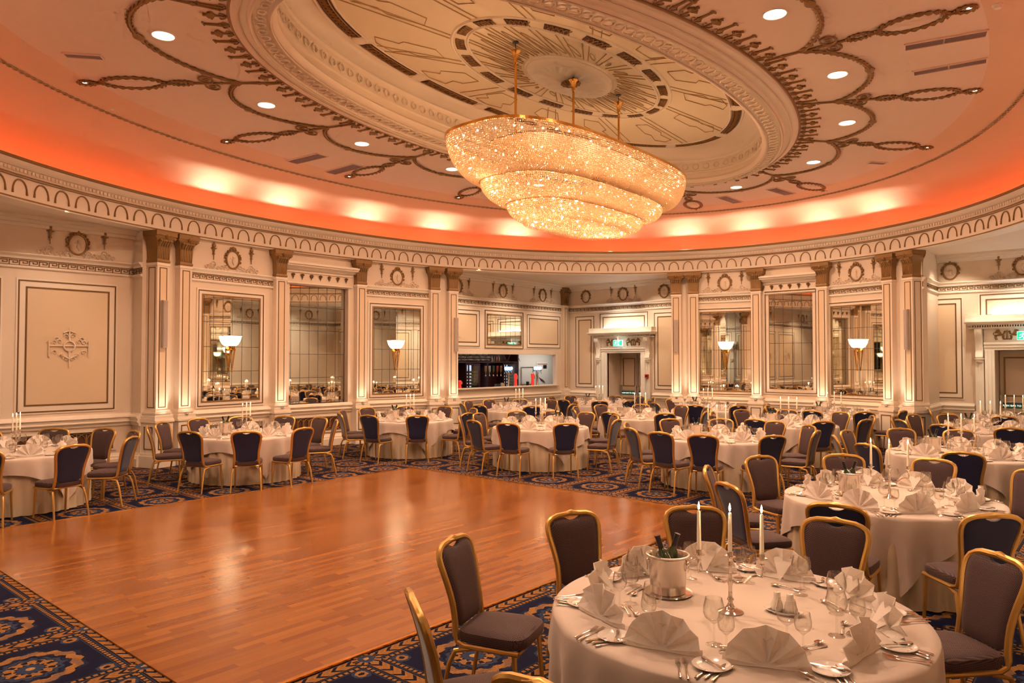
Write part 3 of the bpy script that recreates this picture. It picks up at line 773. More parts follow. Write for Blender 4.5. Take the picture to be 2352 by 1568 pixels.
def pilaster(M, w, d, label, pw=.08, pd=.10, side=None, sd=.0):
    """M: local frame at the pilaster's centre on the wall line"""
    NT[0] += 1
    s = MB(); h = w/2
    s.box(-h, h, -d, .12, 1.08, 3.96)
    root = tag(s.obj('trim_%d' % NT[0], CREAM, None, M), label, kind='structure')
    t = MB()
    for a, z0, z1 in ((.03, 1.055, 1.09), (.05, 1.02, 1.055), (.035, .985, 1.02), (.07, .93, .985), (pw, .90, .93)): t.box(-h-a, h+a, -d-a, .12, z0, z1)
    t.box(-h-.012, h+.012, -d-.012, .12, 3.90, 3.95)
    t.obj('base_moulding', TRIM, root)
    p = MB(); q = h+pw; D = d+pd; p.box(-q+.02, q-.02, -D+.02, .12, .27, .88); p.box(-q, q, -D, .12, .86, .90)
    for a, z0, z1 in ((.0, .22, .27), (.02, .0, .22)): p.box(-q-a, q+a, -D-a, .12, z0, z1)
    p.obj('plinth', TRIM, root)
    g = MB(); e = .05; g.frame(-h+e, h-e, 1.14, 3.86, .018, -d-.006, -d+.001); g.frame(-q+.08, q-.08, .34, .78, .02, -D+.014, -D+.021)
    pn = MB(); pn.box(-h+e+.012, h-e-.012, -d-.004, -d, 1.152, 3.848)
    for s_ in ((-1, 1) if d > .2 else ()):
        X = s_*h; y0, y1 = -d+.05, -.06
        x0, x1 = (X-.001, X+.006) if s_ > 0 else (X-.006, X+.001)
        for a, b, c, dd in ((y0, y1, 1.14, 1.154), (y0, y1, 3.846, 3.86), (y0, y0+.014, 1.14, 3.86), (y1-.014, y1, 1.14, 3.86)): g.box(x0, x1, a, b, c, dd)
        X = s_*(q-.02); x0, x1 = (X-.001, X+.007) if s_ > 0 else (X-.007, X+.001)
        for a, b, c, dd in ((-D+.10, -.06, .34, .36), (-D+.10, -.06, .76, .78), (-D+.10, -D+.12, .34, .78), (-.08, -.06, .34, .78)): g.box(x0, x1, a, b, c, dd)
    g.obj('gilt_inlay', GOLDL, root); pn.obj('inlay_field', PANEL, root)
    c = MB(); capital(c, -h, h, d); c.obj('capital', GOLDP, root, smooth=True)
    return root
mb = MB(); mb.lathe([(.001, .025), (.028, .024), (.036, .018), (.040, .0)], 14); UPL = mb.mesh('uplight', STEEL, True)
def frame_at(phi, off=.10):
    p = ringpt(phi, off); a = ringpt(phi-.01, off); b = ringpt(phi+.01, off)
    d = Vector((a[0]-b[0], a[1]-b[1])).normalized()          # x to the right seen from inside (clockwise)
    return Matrix(((d.x, -d.y, 0, p[0]), (d.y, d.x, 0, p[1]), (0, 0, 1, 0), (0, 0, 0, 1)))
def phi_of(u, v):
    best = min(range(3600), key=lambda i: abs(atan2(v-RC[1], u-RC[0]) - atan2(ringpt(2*pi*i/3600)[1]-RC[1], ringpt(2*pi*i/3600)[0]-RC[0]) ) if True else 0); return 2*pi*best/3600
PL = [(6.10, 14.31), (6.70, 14.46), (9.03, 14.81), (11.27, 14.73), (13.40, 14.27), (13.92, 14.11)]
PR = [(18.89, 9.98), (19.08, 9.52), (19.51, 7.82), (19.39, 6.03), (18.75, 4.36), (18.40, 3.78)]
nl = ['first', 'second', 'third', 'fourth', 'fifth', 'sixth']
def phs(L):
    out = []
    for u, v in L:
        a = atan2(v-RC[1], u-RC[0]); i = min(range(3600), key=lambda i: abs((atan2(ringpt(2*pi*i/3600)[1]-RC[1], ringpt(2*pi*i/3600)[0]-RC[0]) - a + pi) % (2*pi) - pi)); out.append(2*pi*i/3600)
    return out
PHL, PHR = phs(PL), phs(PR)
PHN = [PHL, PHR, [p + pi for p in PHL], [p + pi for p in PHR]]
SIDE = ['left curved wall', 'right curved wall', 'near curved wall', 'rear curved wall']
for w in range(4):
    for k, ph in enumerate(PHN[w]):
        if w == 2 and k == 5: continue
        corner = (k in (0, 5)); M = frame_at(ph, .14)
        dp = .30 if corner and ((w == 0 and k == 0) or (w == 1 and k == 5)) else .14
        wd = .27
        if dp > .2: M = M @ Matrix.Translation((.10 if k == 0 else -.10, .16, 0))
        tgt = pilaster(M, wd, dp, f'cream pilaster with gilt capital, {nl[k]} from the left on the {SIDE[w]}')
        if k in (0, 5): pass
        Mu = M @ Matrix.Translation((0, -dp-.075, .905))
        if w < 2:
            if not (w == 0 and k == 0) and not (w == 1 and k == 5):
                tag(mobj('uplight', UPL, None, M @ Matrix.Translation((0, -dp-.065, .985))), f'small round uplight on the plinth, {nl[k]} from the left on the {SIDE[w]}', 'uplight', 'uplights at the pilaster feet')
        if True:
            q = M @ Vector((0, -dp-.22, .96)); ctr = Vector((RC[0], RC[1], 0)) - Vector((q.x, q.y, 0)); ctr.normalize()
            tg = q + Vector((-ctr.x*.30, -ctr.y*.30, 3.0))
            light('SPOT', 'uplight_beam', q, 12 if w < 2 else 8, (1, .86, .70), .05, R(125), 1.0, tg)
# ---- curved wall bays between the pilasters
MG = {}
def mirror(M, w, z0, z1, label, material, vee=.05, group=None, yoff=-.006):
    """two leaf tiled mirror, its middle set back by vee"""
    r = empty('wall_mirror', M @ Matrix.Translation((0, yoff, z0)), label, 'mirror', group); h = z1 - z0
    for s in (-1, 1):
        mb = MB(); y0 = 0; y1 = vee
        if s < 0: mb.add([(-w/2, y0, 0), (0, y1, 0), (0, y1, h), (-w/2, y0, h)], [(0, 1, 2, 3)])
        else: mb.add([(0, y1, 0), (w/2, y0, 0), (w/2, y0, h), (0, y1, h)], [(0, 1, 2, 3)])
        mb.obj('glass', material, r)
    mb = MB(); mb.frame(-w/2-.02, w/2+.02, -.02, h+.02, .03, -.012, .012); mb.obj('frame', GOLDP, r)
    mb = MB(); mb.box(-w/2, w/2, vee+.004, vee+.02, 0, h); mb.obj('backing', DARKG, r)
    return r
def sconce(M, z, label):
    r = empty('wall_sconce', M @ Matrix.Translation((0, -.005, z)), label, 'wall lamp', 'torch wall lamps on the mirrors')
    mb = MB(); mb.lathe([(.07, -.10), (.13, -.06), (.175, .02), (.195, .10), (.205, .12), (.20, .12), (.185, .08), (.16, .01), (.11, -.06), (.06, -.085)], 24, (0, 0, 0), pi, 2*pi)
    sh = mb.obj('glass_shade', SHADE, r, smooth=True)
    mb = MB(); mb.tube([(.204*cos(pi + pi*i/20), .204*sin(pi + pi*i/20), .122) for i in range(21)], .006, 5); mb.obj('shade_rim', BRASSL, r)
    mb = MB(); mb.lathe([(.001, -.20), (.04, -.19), (.065, -.15), (.075, -.11), (.10, -.095), (.075, -.085)], 16, (0, 0, 0), pi, 2*pi)
    mb.ball((0, -.03, -.17), .035, 8, 5); mb.obj('cup', BRASSL, r, smooth=True)
    mb = MB()
    for x, y in ((-.065, -.03), (0, -.085), (.065, -.03)): mb.tube([(x, y, -.15), (x*.12, y*.2-.005, -.62)], [.013, .008], 6)
    mb.lathe([(.012, -.66), (.02, -.62), (.012, -.58)], 8, (0, -.014, 0)); mb.obj('torch_stem', BRASSL, r, smooth=True)
    return r
def fleur(mb, x, y, z):
    for a in (-55, -25, 0, 25, 55): mb.tube([(x, y, z), (x + .055*sin(R(a)), y-.008, z + .02 + .055*cos(R(a)))], [.006, .014], 5)
    mb.tube([(x, y, z+.03), (x, y, z-.06)], [.018, .006], 5); mb.tube([(x-.03, y, z-.005), (x+.03, y, z-.005)], .008, 4)
bayname = {(0, 0): 'left of three on the left wall, above the dance floor', (0, 2): 'right of three on the left wall, next to the bar', (1, 0): 'left of three on the right curved wall', (1, 2): 'right of three on the right curved wall'}
for w in range(4):
    for k in range(5):
        A, B = frame_at(PHN[w][k], .16), frame_at(PHN[w][k+1], .16)
        W = Wall(A.translation[:2], B.translation[:2]); L = W.L; Mc = W.M @ Matrix.Translation((L/2, 0, 0))
        nm = f'{SIDE[w]}, '
        if k in (0, 4):
            W.face(0, L, 0, 4.7).dado(0, L); W.done('wall_bay', f'narrow cream wall strip between paired pilasters, {"left" if k == 0 else "right"} end of the {SIDE[w]}'); W.o.name = 'wall_curved'; continue
        if k in (1, 3):
            mw, z0, z1 = 1.40, 1.20, 3.42
            hw = mw/2
            W.face(0, L/2-hw, 0, 4.7).face(L/2+hw, L, 0, 4.7).face(L/2-hw, L/2+hw, 0, z0).face(L/2-hw, L/2+hw, z1, 4.7)
            x0, x1 = L/2-hw-.10, L/2+hw+.10
            W.t.frame(x0-.035, x1+.035, z0-.135, z1+.135, .035, -.02, 0); W.g.frame(x0, x1, z0-.10, z1+.10, .018, -.024, 0); W.t.frame(x0+.02, x1-.02, z0-.08, z1+.08, .08, -.012, 0)
            W.key(.10, L-.10).med(L/2).dado(0, L).grille(.35, L-.35)
            W.done('wall_curved', f'cream wall bay with square mirror, {"left" if k == 1 else "right"} bay of the {SIDE[w]}')
            side = 'left' if k == 1 else 'right'
            mirror(Mc, mw, z0, z1, f'tall tiled mirror behind a torch lamp, {side} one of three on the {SIDE[w]}', MIRR, .05, 'framed tiled mirrors')
            sconce(Mc @ Matrix.Translation((0, 0, 0)), 2.46, f'gold torch wall lamp with lit glass bowl on the {side} mirror, {SIDE[w]}')
        else:
            tall = (w % 2 == 0); mw = 1.62 if tall else 1.18; z0 = .97 if tall else 1.28; z1 = 3.83; hw = mw/2; dp = .16 if tall else .02
            W.face(0, L/2-hw, 0, 4.7, 0, .24).face(L/2+hw, L, 0, 4.7, 0, .24).face(L/2-hw, L/2+hw, 0, z0, 0, .24).face(L/2-hw, L/2+hw, z1, 4.7, 0, .24)
            if not tall:
                x0, x1 = L/2-hw-.10, L/2+hw+.10
                W.t.frame(x0-.035, x1+.035, z0-.135, z1+.135, .035, -.02, 0); W.g.frame(x0, x1, z0-.10, z1+.10, .018, -.024, 0)
            for a, b, c in ((.10, 4.19, 4.22), (.14, 4.22, 4.25), (.20, 4.25, 4.29), (.24, 4.29, 4.33), (.18, 4.33, 4.35)): W.t.box(.14, L-.14, -a, 0, b, c)
            W.t.box(.22, L-.22, -.05, 0, 3.86, 3.89); W.t.box(.18, L-.18, -.03, 0, 4.12, 4.19)
            for i in range(7): fleur(W.g, L/2 + (i-3)*.245, -.02, 4.02)
            W.dado(0, L).grille(.35, L-.35)
            W.done('wall_curved', f'cream wall bay with cornice over the tall mirror, middle of the {SIDE[w]}')
            mirror(Mc @ Matrix.Translation((0, dp, 0)), mw, z0, z1, f'tallest tiled mirror under a cornice, middle of three on the {SIDE[w]}', MIRW, .0, 'framed tiled mirrors')
            if tall:
                mb = MB(); mb.box(-hw-.02, hw+.02, -.02, .17, -.03, .012)
                tag(mb.obj('mirror_shelf', BLACK, None, Mc @ Matrix.Translation((0, 0, z0))), f'dark polished shelf under the tallest mirror, {SIDE[w]}', 'shelf')
# ---- straight outer walls
def alcove_wall(p, q, name, label, meds, panels, grilles, doors=(), hatch=None, gap=None):
    W = Wall(p, q); L = W.L; cuts = sorted([(d-.66, d+.66, 0, 2.30) for d in doors] + ([hatch] if hatch else []))
    if gap: cuts = sorted(cuts + [(gap[0], gap[1], 0, 4.75)])
    x = 0
    for a, b, z0, z1 in cuts:
        W.face(x, a, 0, 4.75)
        if z0 > 0: W.face(a, b, 0, z0)
        if z1 < 4.7: W.face(a, b, z1, 4.75)
        x = b
    W.face(x, L, 0, 4.75)
    ex = sorted([(d-1.05, d+1.05) for d in doors]); x = 0
    for a, b in ex: W.dado(x, a); x = b
    if gap: W.dado(x, gap[0]).dado(gap[1], L).key(0, gap[0]).key(gap[1], L)
    else: W.dado(x, L); W.key(0, L)
    for a, b, c, d in ((.05, 4.44, 4.50, 0), (.12, 4.50, 4.56, 0), (.20, 4.56, 4.63, 0)):
        for x0, x1 in (((0, gap[0]), (gap[1], L)) if gap else ((0, L),)): W.t.box(x0, x1, -a, 0, b, c)
    for m, t in meds: W.med(m, tor=.46 if t else 0)
    for (a, b, z0, z1) in panels: W.panel(a, b, z0, z1)
    for a, b in grilles: W.grille(a, b)
    return W.done(name, label)
SILL = 1.21
W1 = alcove_wall((U0, V1), (U1, V1), 'wall_left', 'long cream wall with panels and the bar hatch',
    [(1.9, 1), (3.9, 1), (4.92-U0, 1), (14.98-U0, 1), (16.95-U0, 1), (18.95-U0, 1)][:1] + [(4.92-U0, 1), (14.95-U0, 1), (16.95-U0, 1), (18.95-U0, 1)],
    [(3.98-U0, 5.60-U0, 1.12, 3.49), (1.95-U0, 3.72-U0, 1.12, 3.49), (14.35-U0, 15.88-U0, 2.47, 3.56), (18.12-U0, 19.92-U0, 2.47, 3.56)],
    [(2.0-U0, 5.62-U0)], hatch=(14.0-U0, 19.68-U0, SILL, 2.25), gap=(6.3-U0, 13.7-U0))
W2 = alcove_wall((U1, V1), (U1, V0), 'wall_back', 'cream end wall with two pairs of panelled doors',
    [(V1-14.12, 0), (V1-12.64, 1), (V1-11.14, 0), (V1-3.35, 0), (V1-1.90, 1), (V1-.45, 0)],
    [(V1-14.55, V1-13.78, 1.14, 3.56), (V1-11.50, V1-10.2, 1.14, 3.56), (V1-3.95, V1-3.12, 1.14, 3.56), (V1-.45, V1-.0, 1.14, 3.56), (V1-13.55, V1-11.72, 3.0, 3.62), (V1-2.75, V1-.92, 3.0, 3.62)],
    [], doors=(V1-12.62, V1-1.83))
W3 = alcove_wall((U1, V0), (U0, V0), 'wall_right', 'long cream wall beside the camera',
    [(U1-4.92, 1), (U1-15, 1), (U1-17, 1), (U1-18.9, 1)],
    [(U1-5.6, U1-3.98, 1.12, 3.49), (U1-15.9, U1-14.3, 1.12, 3.49), (U1-17.9, U1-16.2, 1.12, 3.49), (U1-3.7, U1-2.0, 1.12, 3.49)], [(U1-5.6, U1-2.0)], gap=(U1-13.1, U1-5.7))
W4 = alcove_wall((U0, V0), (U0, V1), 'wall_front', 'cream end wall behind the camera with two doors',
    [(12.62-V0, 1), (14.1-V0, 0), (11.1-V0, 0), (3.3-V0, 0), (1.83-V0, 1)],
    [(13.78-V0, 14.55-V0, 1.14, 3.56), (10.2-V0, 11.5-V0, 1.14, 3.56), (3.12-V0, 3.95-V0, 1.14, 3.56), (11.72-V0, 13.55-V0, 3.0, 3.62), (.92-V0, 2.75-V0, 3.0, 3.62)], [], doors=(12.62-V0, 1.83-V0))
# large plaster arabesques in the big panels
for u in (4.80, 2.85): mobj('plaster_arabesque', APPL, W1.o, Matrix.Translation((u-U0, -.008, 2.30)))
# small mirror above the bar hatch
mb = MB(); mb.box(16.22-U0, 17.84-U0, -.014, -.002, 2.53, 3.50)
W1m = W1.M
mb2 = MB(); mb2.frame(16.12-U0, 17.94-U0, 2.43, 3.60, .018, -.02, 0); mb2.obj('gilding', GOLDL, W1.o)
mirror(W1m @ Matrix.Translation((17.03-U0, -.008, 0)), 1.60, 2.56, 3.47, 'wide low tiled mirror above the bar hatch', MIRR, .0, None)
mb = MB(); xprism(mb, 13.5-U0, 19.75-U0, [(.1, SILL-.02), (-.10, SILL-.02), (-.12, SILL), (-.12, SILL+.03), (.1, SILL+.03)]); mb.box(19.665-U0, 19.74-U0, -.02, .12, SILL, 2.28); mb.obj('hatch_sill', TRIM, W1.o)
# corner pilaster by the bar
pilaster(Matrix(((1,0,0,19.93),(0,1,0,V1-.0),(0,0,1,0),(0,0,0,1))) @ Matrix.Translation((.18, .0, 0)), .26, .13, 'cream corner pilaster with gilt capital between the bar and the exit door')
M = FR((U1, V1), (U1, V0))[0]
# returns between the corner pilasters and the outer walls
def ret(p, q, label):
    W = Wall(p, q); W.face(0, W.L, 0, 4.7, 0, .08).dado(0, W.L); W.key(0, W.L); W.done('wall_return', label)
for (a, b, lb) in (((5.93, 14.95), (5.93, 14.55), 'short cream return beside the left corner pilaster'), ((13.98, 14.25), (14.25, 14.95), 'short cream return left of the bar hatch'),
                   ((20.3, 10.15), (19.0, 10.15), 'short cream return right of the exit door'), ((18.55, 3.62), (20.3, 3.62), 'short cream return right of the last mirror')):
    ret(a, b, lb)
# doors with consoles, cornice and sphinx frieze
mb = MB()
mb.tube([(-.10, 0, .0), (-.03, 0, .01), (.03, 0, .02), (.07, 0, .03)], [.02, .034, .030, .022], 7, flat=.6); mb.ball((.09, 0, .085), .024, 6, 4); mb.tube([(.07, 0, .03), (.085, 0, .08)], .018, 5)
for x in (-.10, -.07, .05, .075): mb.tube([(x, 0, .0), (x - .01, 0, -.05), (x + .012, 0, -.10)], [.014, .009, .012], 5)
for k in range(4): mb.tube([(.02, 0, .03), (-.03 - k*.018, 0, .075 + (3-k)*.018), (-.08 - k*.012, 0, .12 - k*.022)], [.012, .016, .006], 5)
mb.tube([(-.10, 0, 0), (-.14, 0, .03), (-.12, 0, .07)], .008, 4)
SPHX = mb.mesh('sphinx', GOLDP, True)
def exit_sign(M, label):
    r = empty('exit_sign', M, label, 'exit sign', 'green running man exit signs')
    mb = MB(); mb.box(-.17, .17, -.03, .03, -.095, .095); mb.obj('light_box', SGNW, r)
    mb = MB(); mb.box(-.165, -.01, -.034, -.03, -.085, .085); mb.box(.075, .165, -.034, -.03, -.085, .085) if False else mb.box(-.01, .165, -.034, -.03, -.085, -.07); mb.box(-.01, .165, -.034, -.03, .07, .085); mb.box(.10, .165, -.034, -.03, -.07, .07); mb.obj('green_field', GRN, r)
    mb = MB(); mb.ball((-.055, -.036, .05), .016, 6, 4); mb.tube([(-.06, -.036, .03), (-.075, -.036, -.015)], .012, 5)
    for P in ([(-.06, -.036, .03), (-.03, -.036, .012), (-.015, -.036, .03)], [(-.06, -.036, .03), (-.10, -.036, .03), (-.115, -.036, .0)], [(-.075, -.036, -.015), (-.045, -.036, -.04), (-.05, -.036, -.075)], [(-.075, -.036, -.015), (-.10, -.036, -.045), (-.14, -.036, -.05)]): mb.tube(P, .007, 4)
    mb.obj('running_figure', SGNW, r)
    mb = MB(); mb.tube([(.0, -.036, 0), (.05, -.036, 0)], .008, 4); mb.tube([(.03, -.036, .03), (.055, -.036, 0), (.03, -.036, -.03)], .008, 4); mb.box(.062, .095, -.036, -.03, -.06, .06); mb.obj('arrow_and_door', GRN, r)
    return r
def text(body, size, M, parent, material, name):
    c = bpy.data.curves.new(name, 'FONT'); c.body = body; c.size = size; c.align_x = 'CENTER'; c.align_y = 'CENTER'; c.extrude = .001
    o = bpy.data.objects.new(name, c); COL.objects.link(o); dg = bpy.context.evaluated_depsgraph_get(); me = bpy.data.meshes.new_from_object(o.evaluated_get(dg))
    bpy.data.objects.remove(o); me.materials.clear(); me.materials.append(material); return mobj(name, me, parent, M)
RX = Matrix.Rotation(pi/2, 4, 'X')
def doorway(W, x, n, label):
    M = W.M @ Matrix.Translation((x, 0, 0)); hw = .66; h = 2.30
    r = tag(empty('door_%d' % n, M), label, kind='structure')
    t = MB()
    for s in (-1, 1):
        for a, b, d in ((hw-.02, hw+.04, .05), (hw+.04, hw+.11, .075), (hw+.11, hw+.17, .09)):
            x0, x1 = sorted((s*a, s*b)); t.box(x0, x1, -d, 0, 0, h)
        x0, x1 = sorted((s*(hw+.19), s*(hw+.36))); t.box(x0, x1, -.10, 0, 0, 2.06)
        for j in range(4): xx = x0 + .025 + j*.04; t.box(xx, xx+.02, -.112, -.10, .2, 2.04)
        t.box(x0-.015, x1+.015, -.13, 0, 0, .2)
    for a, b, d in ((0, .06, .05), (.06, .13, .075), (.13, .18, .10)): t.box(-hw-.19, hw+.19, -d, 0, h+a, h+b)
    t.obj('architrave', WHITEP, r)
    c = MB()
    for s in (-1, 1):                                   # scrolled consoles
        x0, x1 = sorted((s*(hw+.20), s*(hw+.35))); P = []
        prof = [(0, 2.08), (-.10, 2.08), (-.17, 2.14), (-.15, 2.20), (-.12, 2.28), (-.14, 2.45), (-.20, 2.60), (-.27, 2.70), (-.27, 2.80), (0, 2.80)]
        xprism(c, x0, x1, prof); c.lathe([(.001, -.09), (.05, -.07), (.075, -.03), (.07, 0), (.10, .02), (.10, .05), (.001, .05)], 12, ((x0+x1)/2, -.10, 2.06))
        for j in range(4): xx = x0 + .02 + j*.033; xprism(c, xx, xx+.012, [(y-.008, z) for y, z in prof[1:-1]] + [(0, 2.4)])
    c.obj('console', WHITEP, r, smooth=True)
    k = MB(); k.box(-hw-.19, hw+.19, -.05, 0, h+.18, 2.82)
    e = hw + .42
    for a, z0, z1 in ((.16, 2.80, 2.84), (.24, 2.88, 2.91), (.34, 2.91, 2.95), (.38, 2.95, 2.98), (.30, 2.98, 3.12)): k.box(-e-a*.35, e+a*.35, -a, 0, z0, z1)
    m = 44
    for j in range(m): xx = -e + (2*e)*j/m; k.box(xx, xx+.026, -.20, 0, 2.84, 2.88)
    k.obj('cornice', WHITEP, r)
    for j, (xx, fl) in enumerate(((-.52, 1), (-.25, -1), (.25, 1), (.52, -1))): mobj('sphinx', SPHX, r, Matrix.Translation((xx, -.065, 2.64)) @ Matrix.Diagonal((fl*1.0, 1, 1.0, 1)))
    g = MB()
    for xx in (-.385, .385): g.tube([(xx, -.06, 2.56), (xx, -.07, 2.66), (xx, -.06, 2.76)], [.03, .018, .012], 7); g.tube([(xx + .09*cos(a), -.06, 2.60 - .05*sin(a)) for a in [pi*i/8 for i in range(9)]], .008, 4)
    g.obj('urn_ornament', GOLDP, r, smooth=True)
    # reveal and leaves
    v = MB(); D = .95; v.box(-hw-.06, -hw, 0, D, 0, h+.1); v.box(hw, hw+.06, 0, D, 0, h+.1); v.box(-hw, hw, 0, D, h, h+.06); v.box(-hw-.3, hw+.3, D+.06, D+.12, 0, h+.4)
    v.obj('reveal', CREAM, r); v = MB(); v.frame(-.35, -.05, .0, 0, 0, 0, 0) if False else None
    for s in (-1, 1):
        lf = empty('door_leaf'); lf.parent = r; lf.matrix_local = Matrix.Translation((s*hw/2, D-.10, 0))
        a = hw/2 - .012
        mb = MB(); mb.box(-a, a, 0, .05, .01, h-.01); mb.obj('panelled_board', CREAM, lf)
        mb = MB(); mb.frame(-a+.08, a-.08, 1.18, h-.16, .035, -.012, .0); mb.frame(-a+.08, a-.08, .14, .80, .035, -.012, .0); mb.obj('gilt_frame', GOLDP, lf)
        mb = MB(); mb.tube([(-a+.03, -.06, 1.05), (a-.03, -.06, 1.05)], .018, 8); mb.box(-a, -a+.06, -.07, 0, .95, 1.22); mb.box(a-.06, a, -.07, 0, .95, 1.22); mb.tube([(-s*(a-.03), -.02, 1.2), (-s*(a-.03), -.02, h-.05)], .010, 6); mb.obj('panic_bar', STEEL, lf, smooth=True)
        mb = MB(); mb.box(-a+.05, a-.05, -.015, -.002, .90, 1.02); mb.obj('push_bar_sign', TGRN, lf)
        text('PUSH BAR TO OPEN', .062, Matrix.Translation((0, -.018, .96)) @ RX, lf, SGNW, 'sign_lettering')
    # cool light hidden on top of the cornice
    mb = MB(); mb.box(-hw, hw, -.20, -.16, 3.13, 3.16); mb.obj('tube_light', COOL, r)
    return r
sgn = lambda W, x: W.M @ Matrix.Translation((x, -.30, 2.62))
doorway(W2, V1-12.62, 1, 'cream double fire-exit doors under a corniced surround beside the bar')
doorway(W2, V1-1.83, 2, 'cream double doors under a corniced surround at the right edge')
doorway(W4, 12.62-V0, 3, 'double doors behind the camera seen only in mirrors, left pair')
doorway(W4, 1.83-V0, 4, 'double doors behind the camera seen only in mirrors, right pair')
exit_sign(sgn(W2, V1-12.66), 'green exit sign above the doors beside the bar'); exit_sign(sgn(W2, V1-1.83), 'green exit sign above the doors at the right edge')
exit_sign(sgn(W4, 12.62-V0), 'green exit sign behind the camera, left doors'); exit_sign(sgn(W4, 1.83-V0), 'green exit sign behind the camera, right doors')
# hanging brackets for the signs belong to the signs
for o in [o for o in bpy.data.objects if o.name.startswith('exit_sign')]:
    mb = MB(); mb.box(-.03, .03, -.01, .01, .095, .22); mb.obj('hanger', WHITEP, o)
fp = empty('fire_call_point', W2.M @ Matrix.Translation((V1-11.70, -.125, 1.56)), 'small red fire alarm call point right of the doors beside the bar', 'fire alarm')
mb = MB(); mb.box(-.06, .06, -.04, .01, -.06, .06); mb.obj('housing', mat('alarm_red', (.55, .02, .015), .35), fp); mb = MB(); mb.box(-.038, .038, -.044, -.04, -.02, .02); mb.obj('glass_panel', BLACK, fp)
# slim column loudspeakers on the pilasters
def colspk(M, x, y, label):
    r = empty('wall_speaker', M @ Matrix.Translation((x, y, 2.30)), label, 'speaker', 'slim grey column speakers')
    mb = MB(); mb.box(-.05, .05, -.07, 0, 0, .92); mb.obj('housing', SPKR, r)
    mb = MB(); mb.box(-.04, .04, -.076, -.07, .02, .90); mb.obj('grille', mat('speaker_cloth', (.44, .36, .31), .8) if 'speaker_cloth' not in bpy.data.materials else bpy.data.materials['speaker_cloth'], r)
colspk(frame_at(PHL[0], .14), .10, -.15, 'slim grey column speaker on the leftmost corner pilaster'); colspk(frame_at(PHL[5], .14), .06, -.145, 'slim grey column speaker on the pilaster left of the bar')
colspk(frame_at(PHR[0], .14), 0, -.145, 'slim grey column speaker on the pilaster right of the exit door'); colspk(frame_at(PHR[5], .14), -.10, -.15, 'slim grey column speaker on the last pilaster of the right wall')
# ---------------------------------------------------------------- bar behind the hatch
BX0, BX1, BY0, BY1 = 12.6, 23.6, V1+.10, 16.75
mb = MB(); mb.box(BX0, BX1, BY1, BY1+.08, 0, 2.7); mb.box(BX1, BX1+.08, BY0, BY1, 0, 2.7); mb.box(BX0-.08, BX0, BY0, BY1, 0, 2.7); mb.box(BX0, BX1, BY0, BY1, 2.55, 2.63); mb.box(U1, BX1, BY0-.05, BY0, 0, 2.7)
bw = tag(mb.obj('wall_bar', BWALL), 'pale grey walls of the bar room behind the hatch', kind='structure')
light('AREA', 'bar_ceiling_light', (20.6, 16.0, 2.5), 16, (1, .93, .82), target=(20.6, 16.0, 0), size=(2, .5)); light('AREA', 'bar_ceiling_light', (17.0, 15.5, 2.5), 9, (1, .8, .6), target=(17, 15.7, 0), size=(3, .3))
mb = MB(); mb.box(13.0, 19.66, BY0+.02, BY0+.50, 1.12, 1.185); mb.box(13.0, 19.66, BY0+.04, BY0+.08, 0, 1.12)
tag(mb.obj('bar_counter', BLACK), 'dark polished bar counter running behind the hatch', 'counter')
r = empty('back_bar', T(13.0, BY1-.42, 0), 'dark mahogany back bar shelving with diamond bottle racks', 'bar shelving')
mb = MB(); mb.box(0, 6.36, .34, .40, 0, 2.5); mb.box(6.30, 6.36, 0, .34, 0, 2.5); mb.box(0, 6.36, 0, .36, 1.98, 2.02); mb.box(0, 6.36, .0, .36, .86, .92)
for x in (3.72, 4.72, 5.55): mb.box(x, x+.05, 0, .34, .9, 2.0)
mb.obj('carcass', DARKM, r)
mb = MB()
for i in range(9):
    x = .35 + i*.72; mb.add([(x-.36, .02, 2.03), (x-.33, .02, 2.03), (x+.0, .02, 2.48), (x-.03, .02, 2.48)], [(0,1,2,3)]); mb.add([(x+.36, .02, 2.03), (x+.33, .02, 2.03), (x+.0, .02, 2.48), (x+.03, .02, 2.48)], [(0,1,2,3)])
mb.obj('diamond_rack', mat('rack_wood', (.10, .02, .018), .4), r)
mb = MB(); mb.cyl((0, 0, 0), (0, .24, 0), .036, 10); mb.cyl((0, -.05, 0), (0, 0, 0), .016, 8, .036); rb0 = mb.mesh('rack_bottle', [mat('rack_bottle_end', (.45, .42, .36), .3)], True)
k = 0
for i in range(16):
    for j in range(3):
        if (i+j) % 3 == 2: continue
        x = 16.35 + i*.10 + (.05 if j % 2 else 0); tag(mobj('stored_wine_bottle', rb0, None, T(x, BY1-.36, 2.075 + j*.09)), 'bottle end in the diamond rack above the back bar', 'bottle', 'wine bottles lying in the diamond racks')
def bottle_prof(h, r): return [(.001, 0), (r, .0), (r, h*.58), (r*.72, h*.67), (r*.34, h*.75), (r*.32, h*.985), (r*.40, h), (.001, h)]
def fridge(x, label):
    r = empty('wine_fridge', T(x, BY1-.42, .95), label, 'fridge', 'glass fronted wine fridges')
    mb = MB(); mb.frame(0, .56, 0, 1.0, .05, -.03, .0); mb.obj('door_frame', DARKM, r)
    mb = MB(); mb.box(.05, .51, .33, .34, .05, .95); mb.obj('lit_interior', FRIDGE, r)
    mb = MB()
    for j in range(8): mb.box(.05, .51, .02, .32, .06 + j*.105, .066 + j*.105)
    mb.obj('wire_shelf', STEEL, r)
    mb = MB(); mb.box(.06, .50, -.02, -.016, .06, .94); mb.obj('glass_door', GLASS, r)
mb = MB(); mb.cyl((0, 0, 0), (0, .2, 0), .03, 8); mb.cyl((0, -.07, 0), (0, 0, 0), .012, 7, .03); fbm = mb.mesh('fridge_bottle', mat('fridge_bottle_glass', (.28, .33, .08), .2, coat=.6), True)
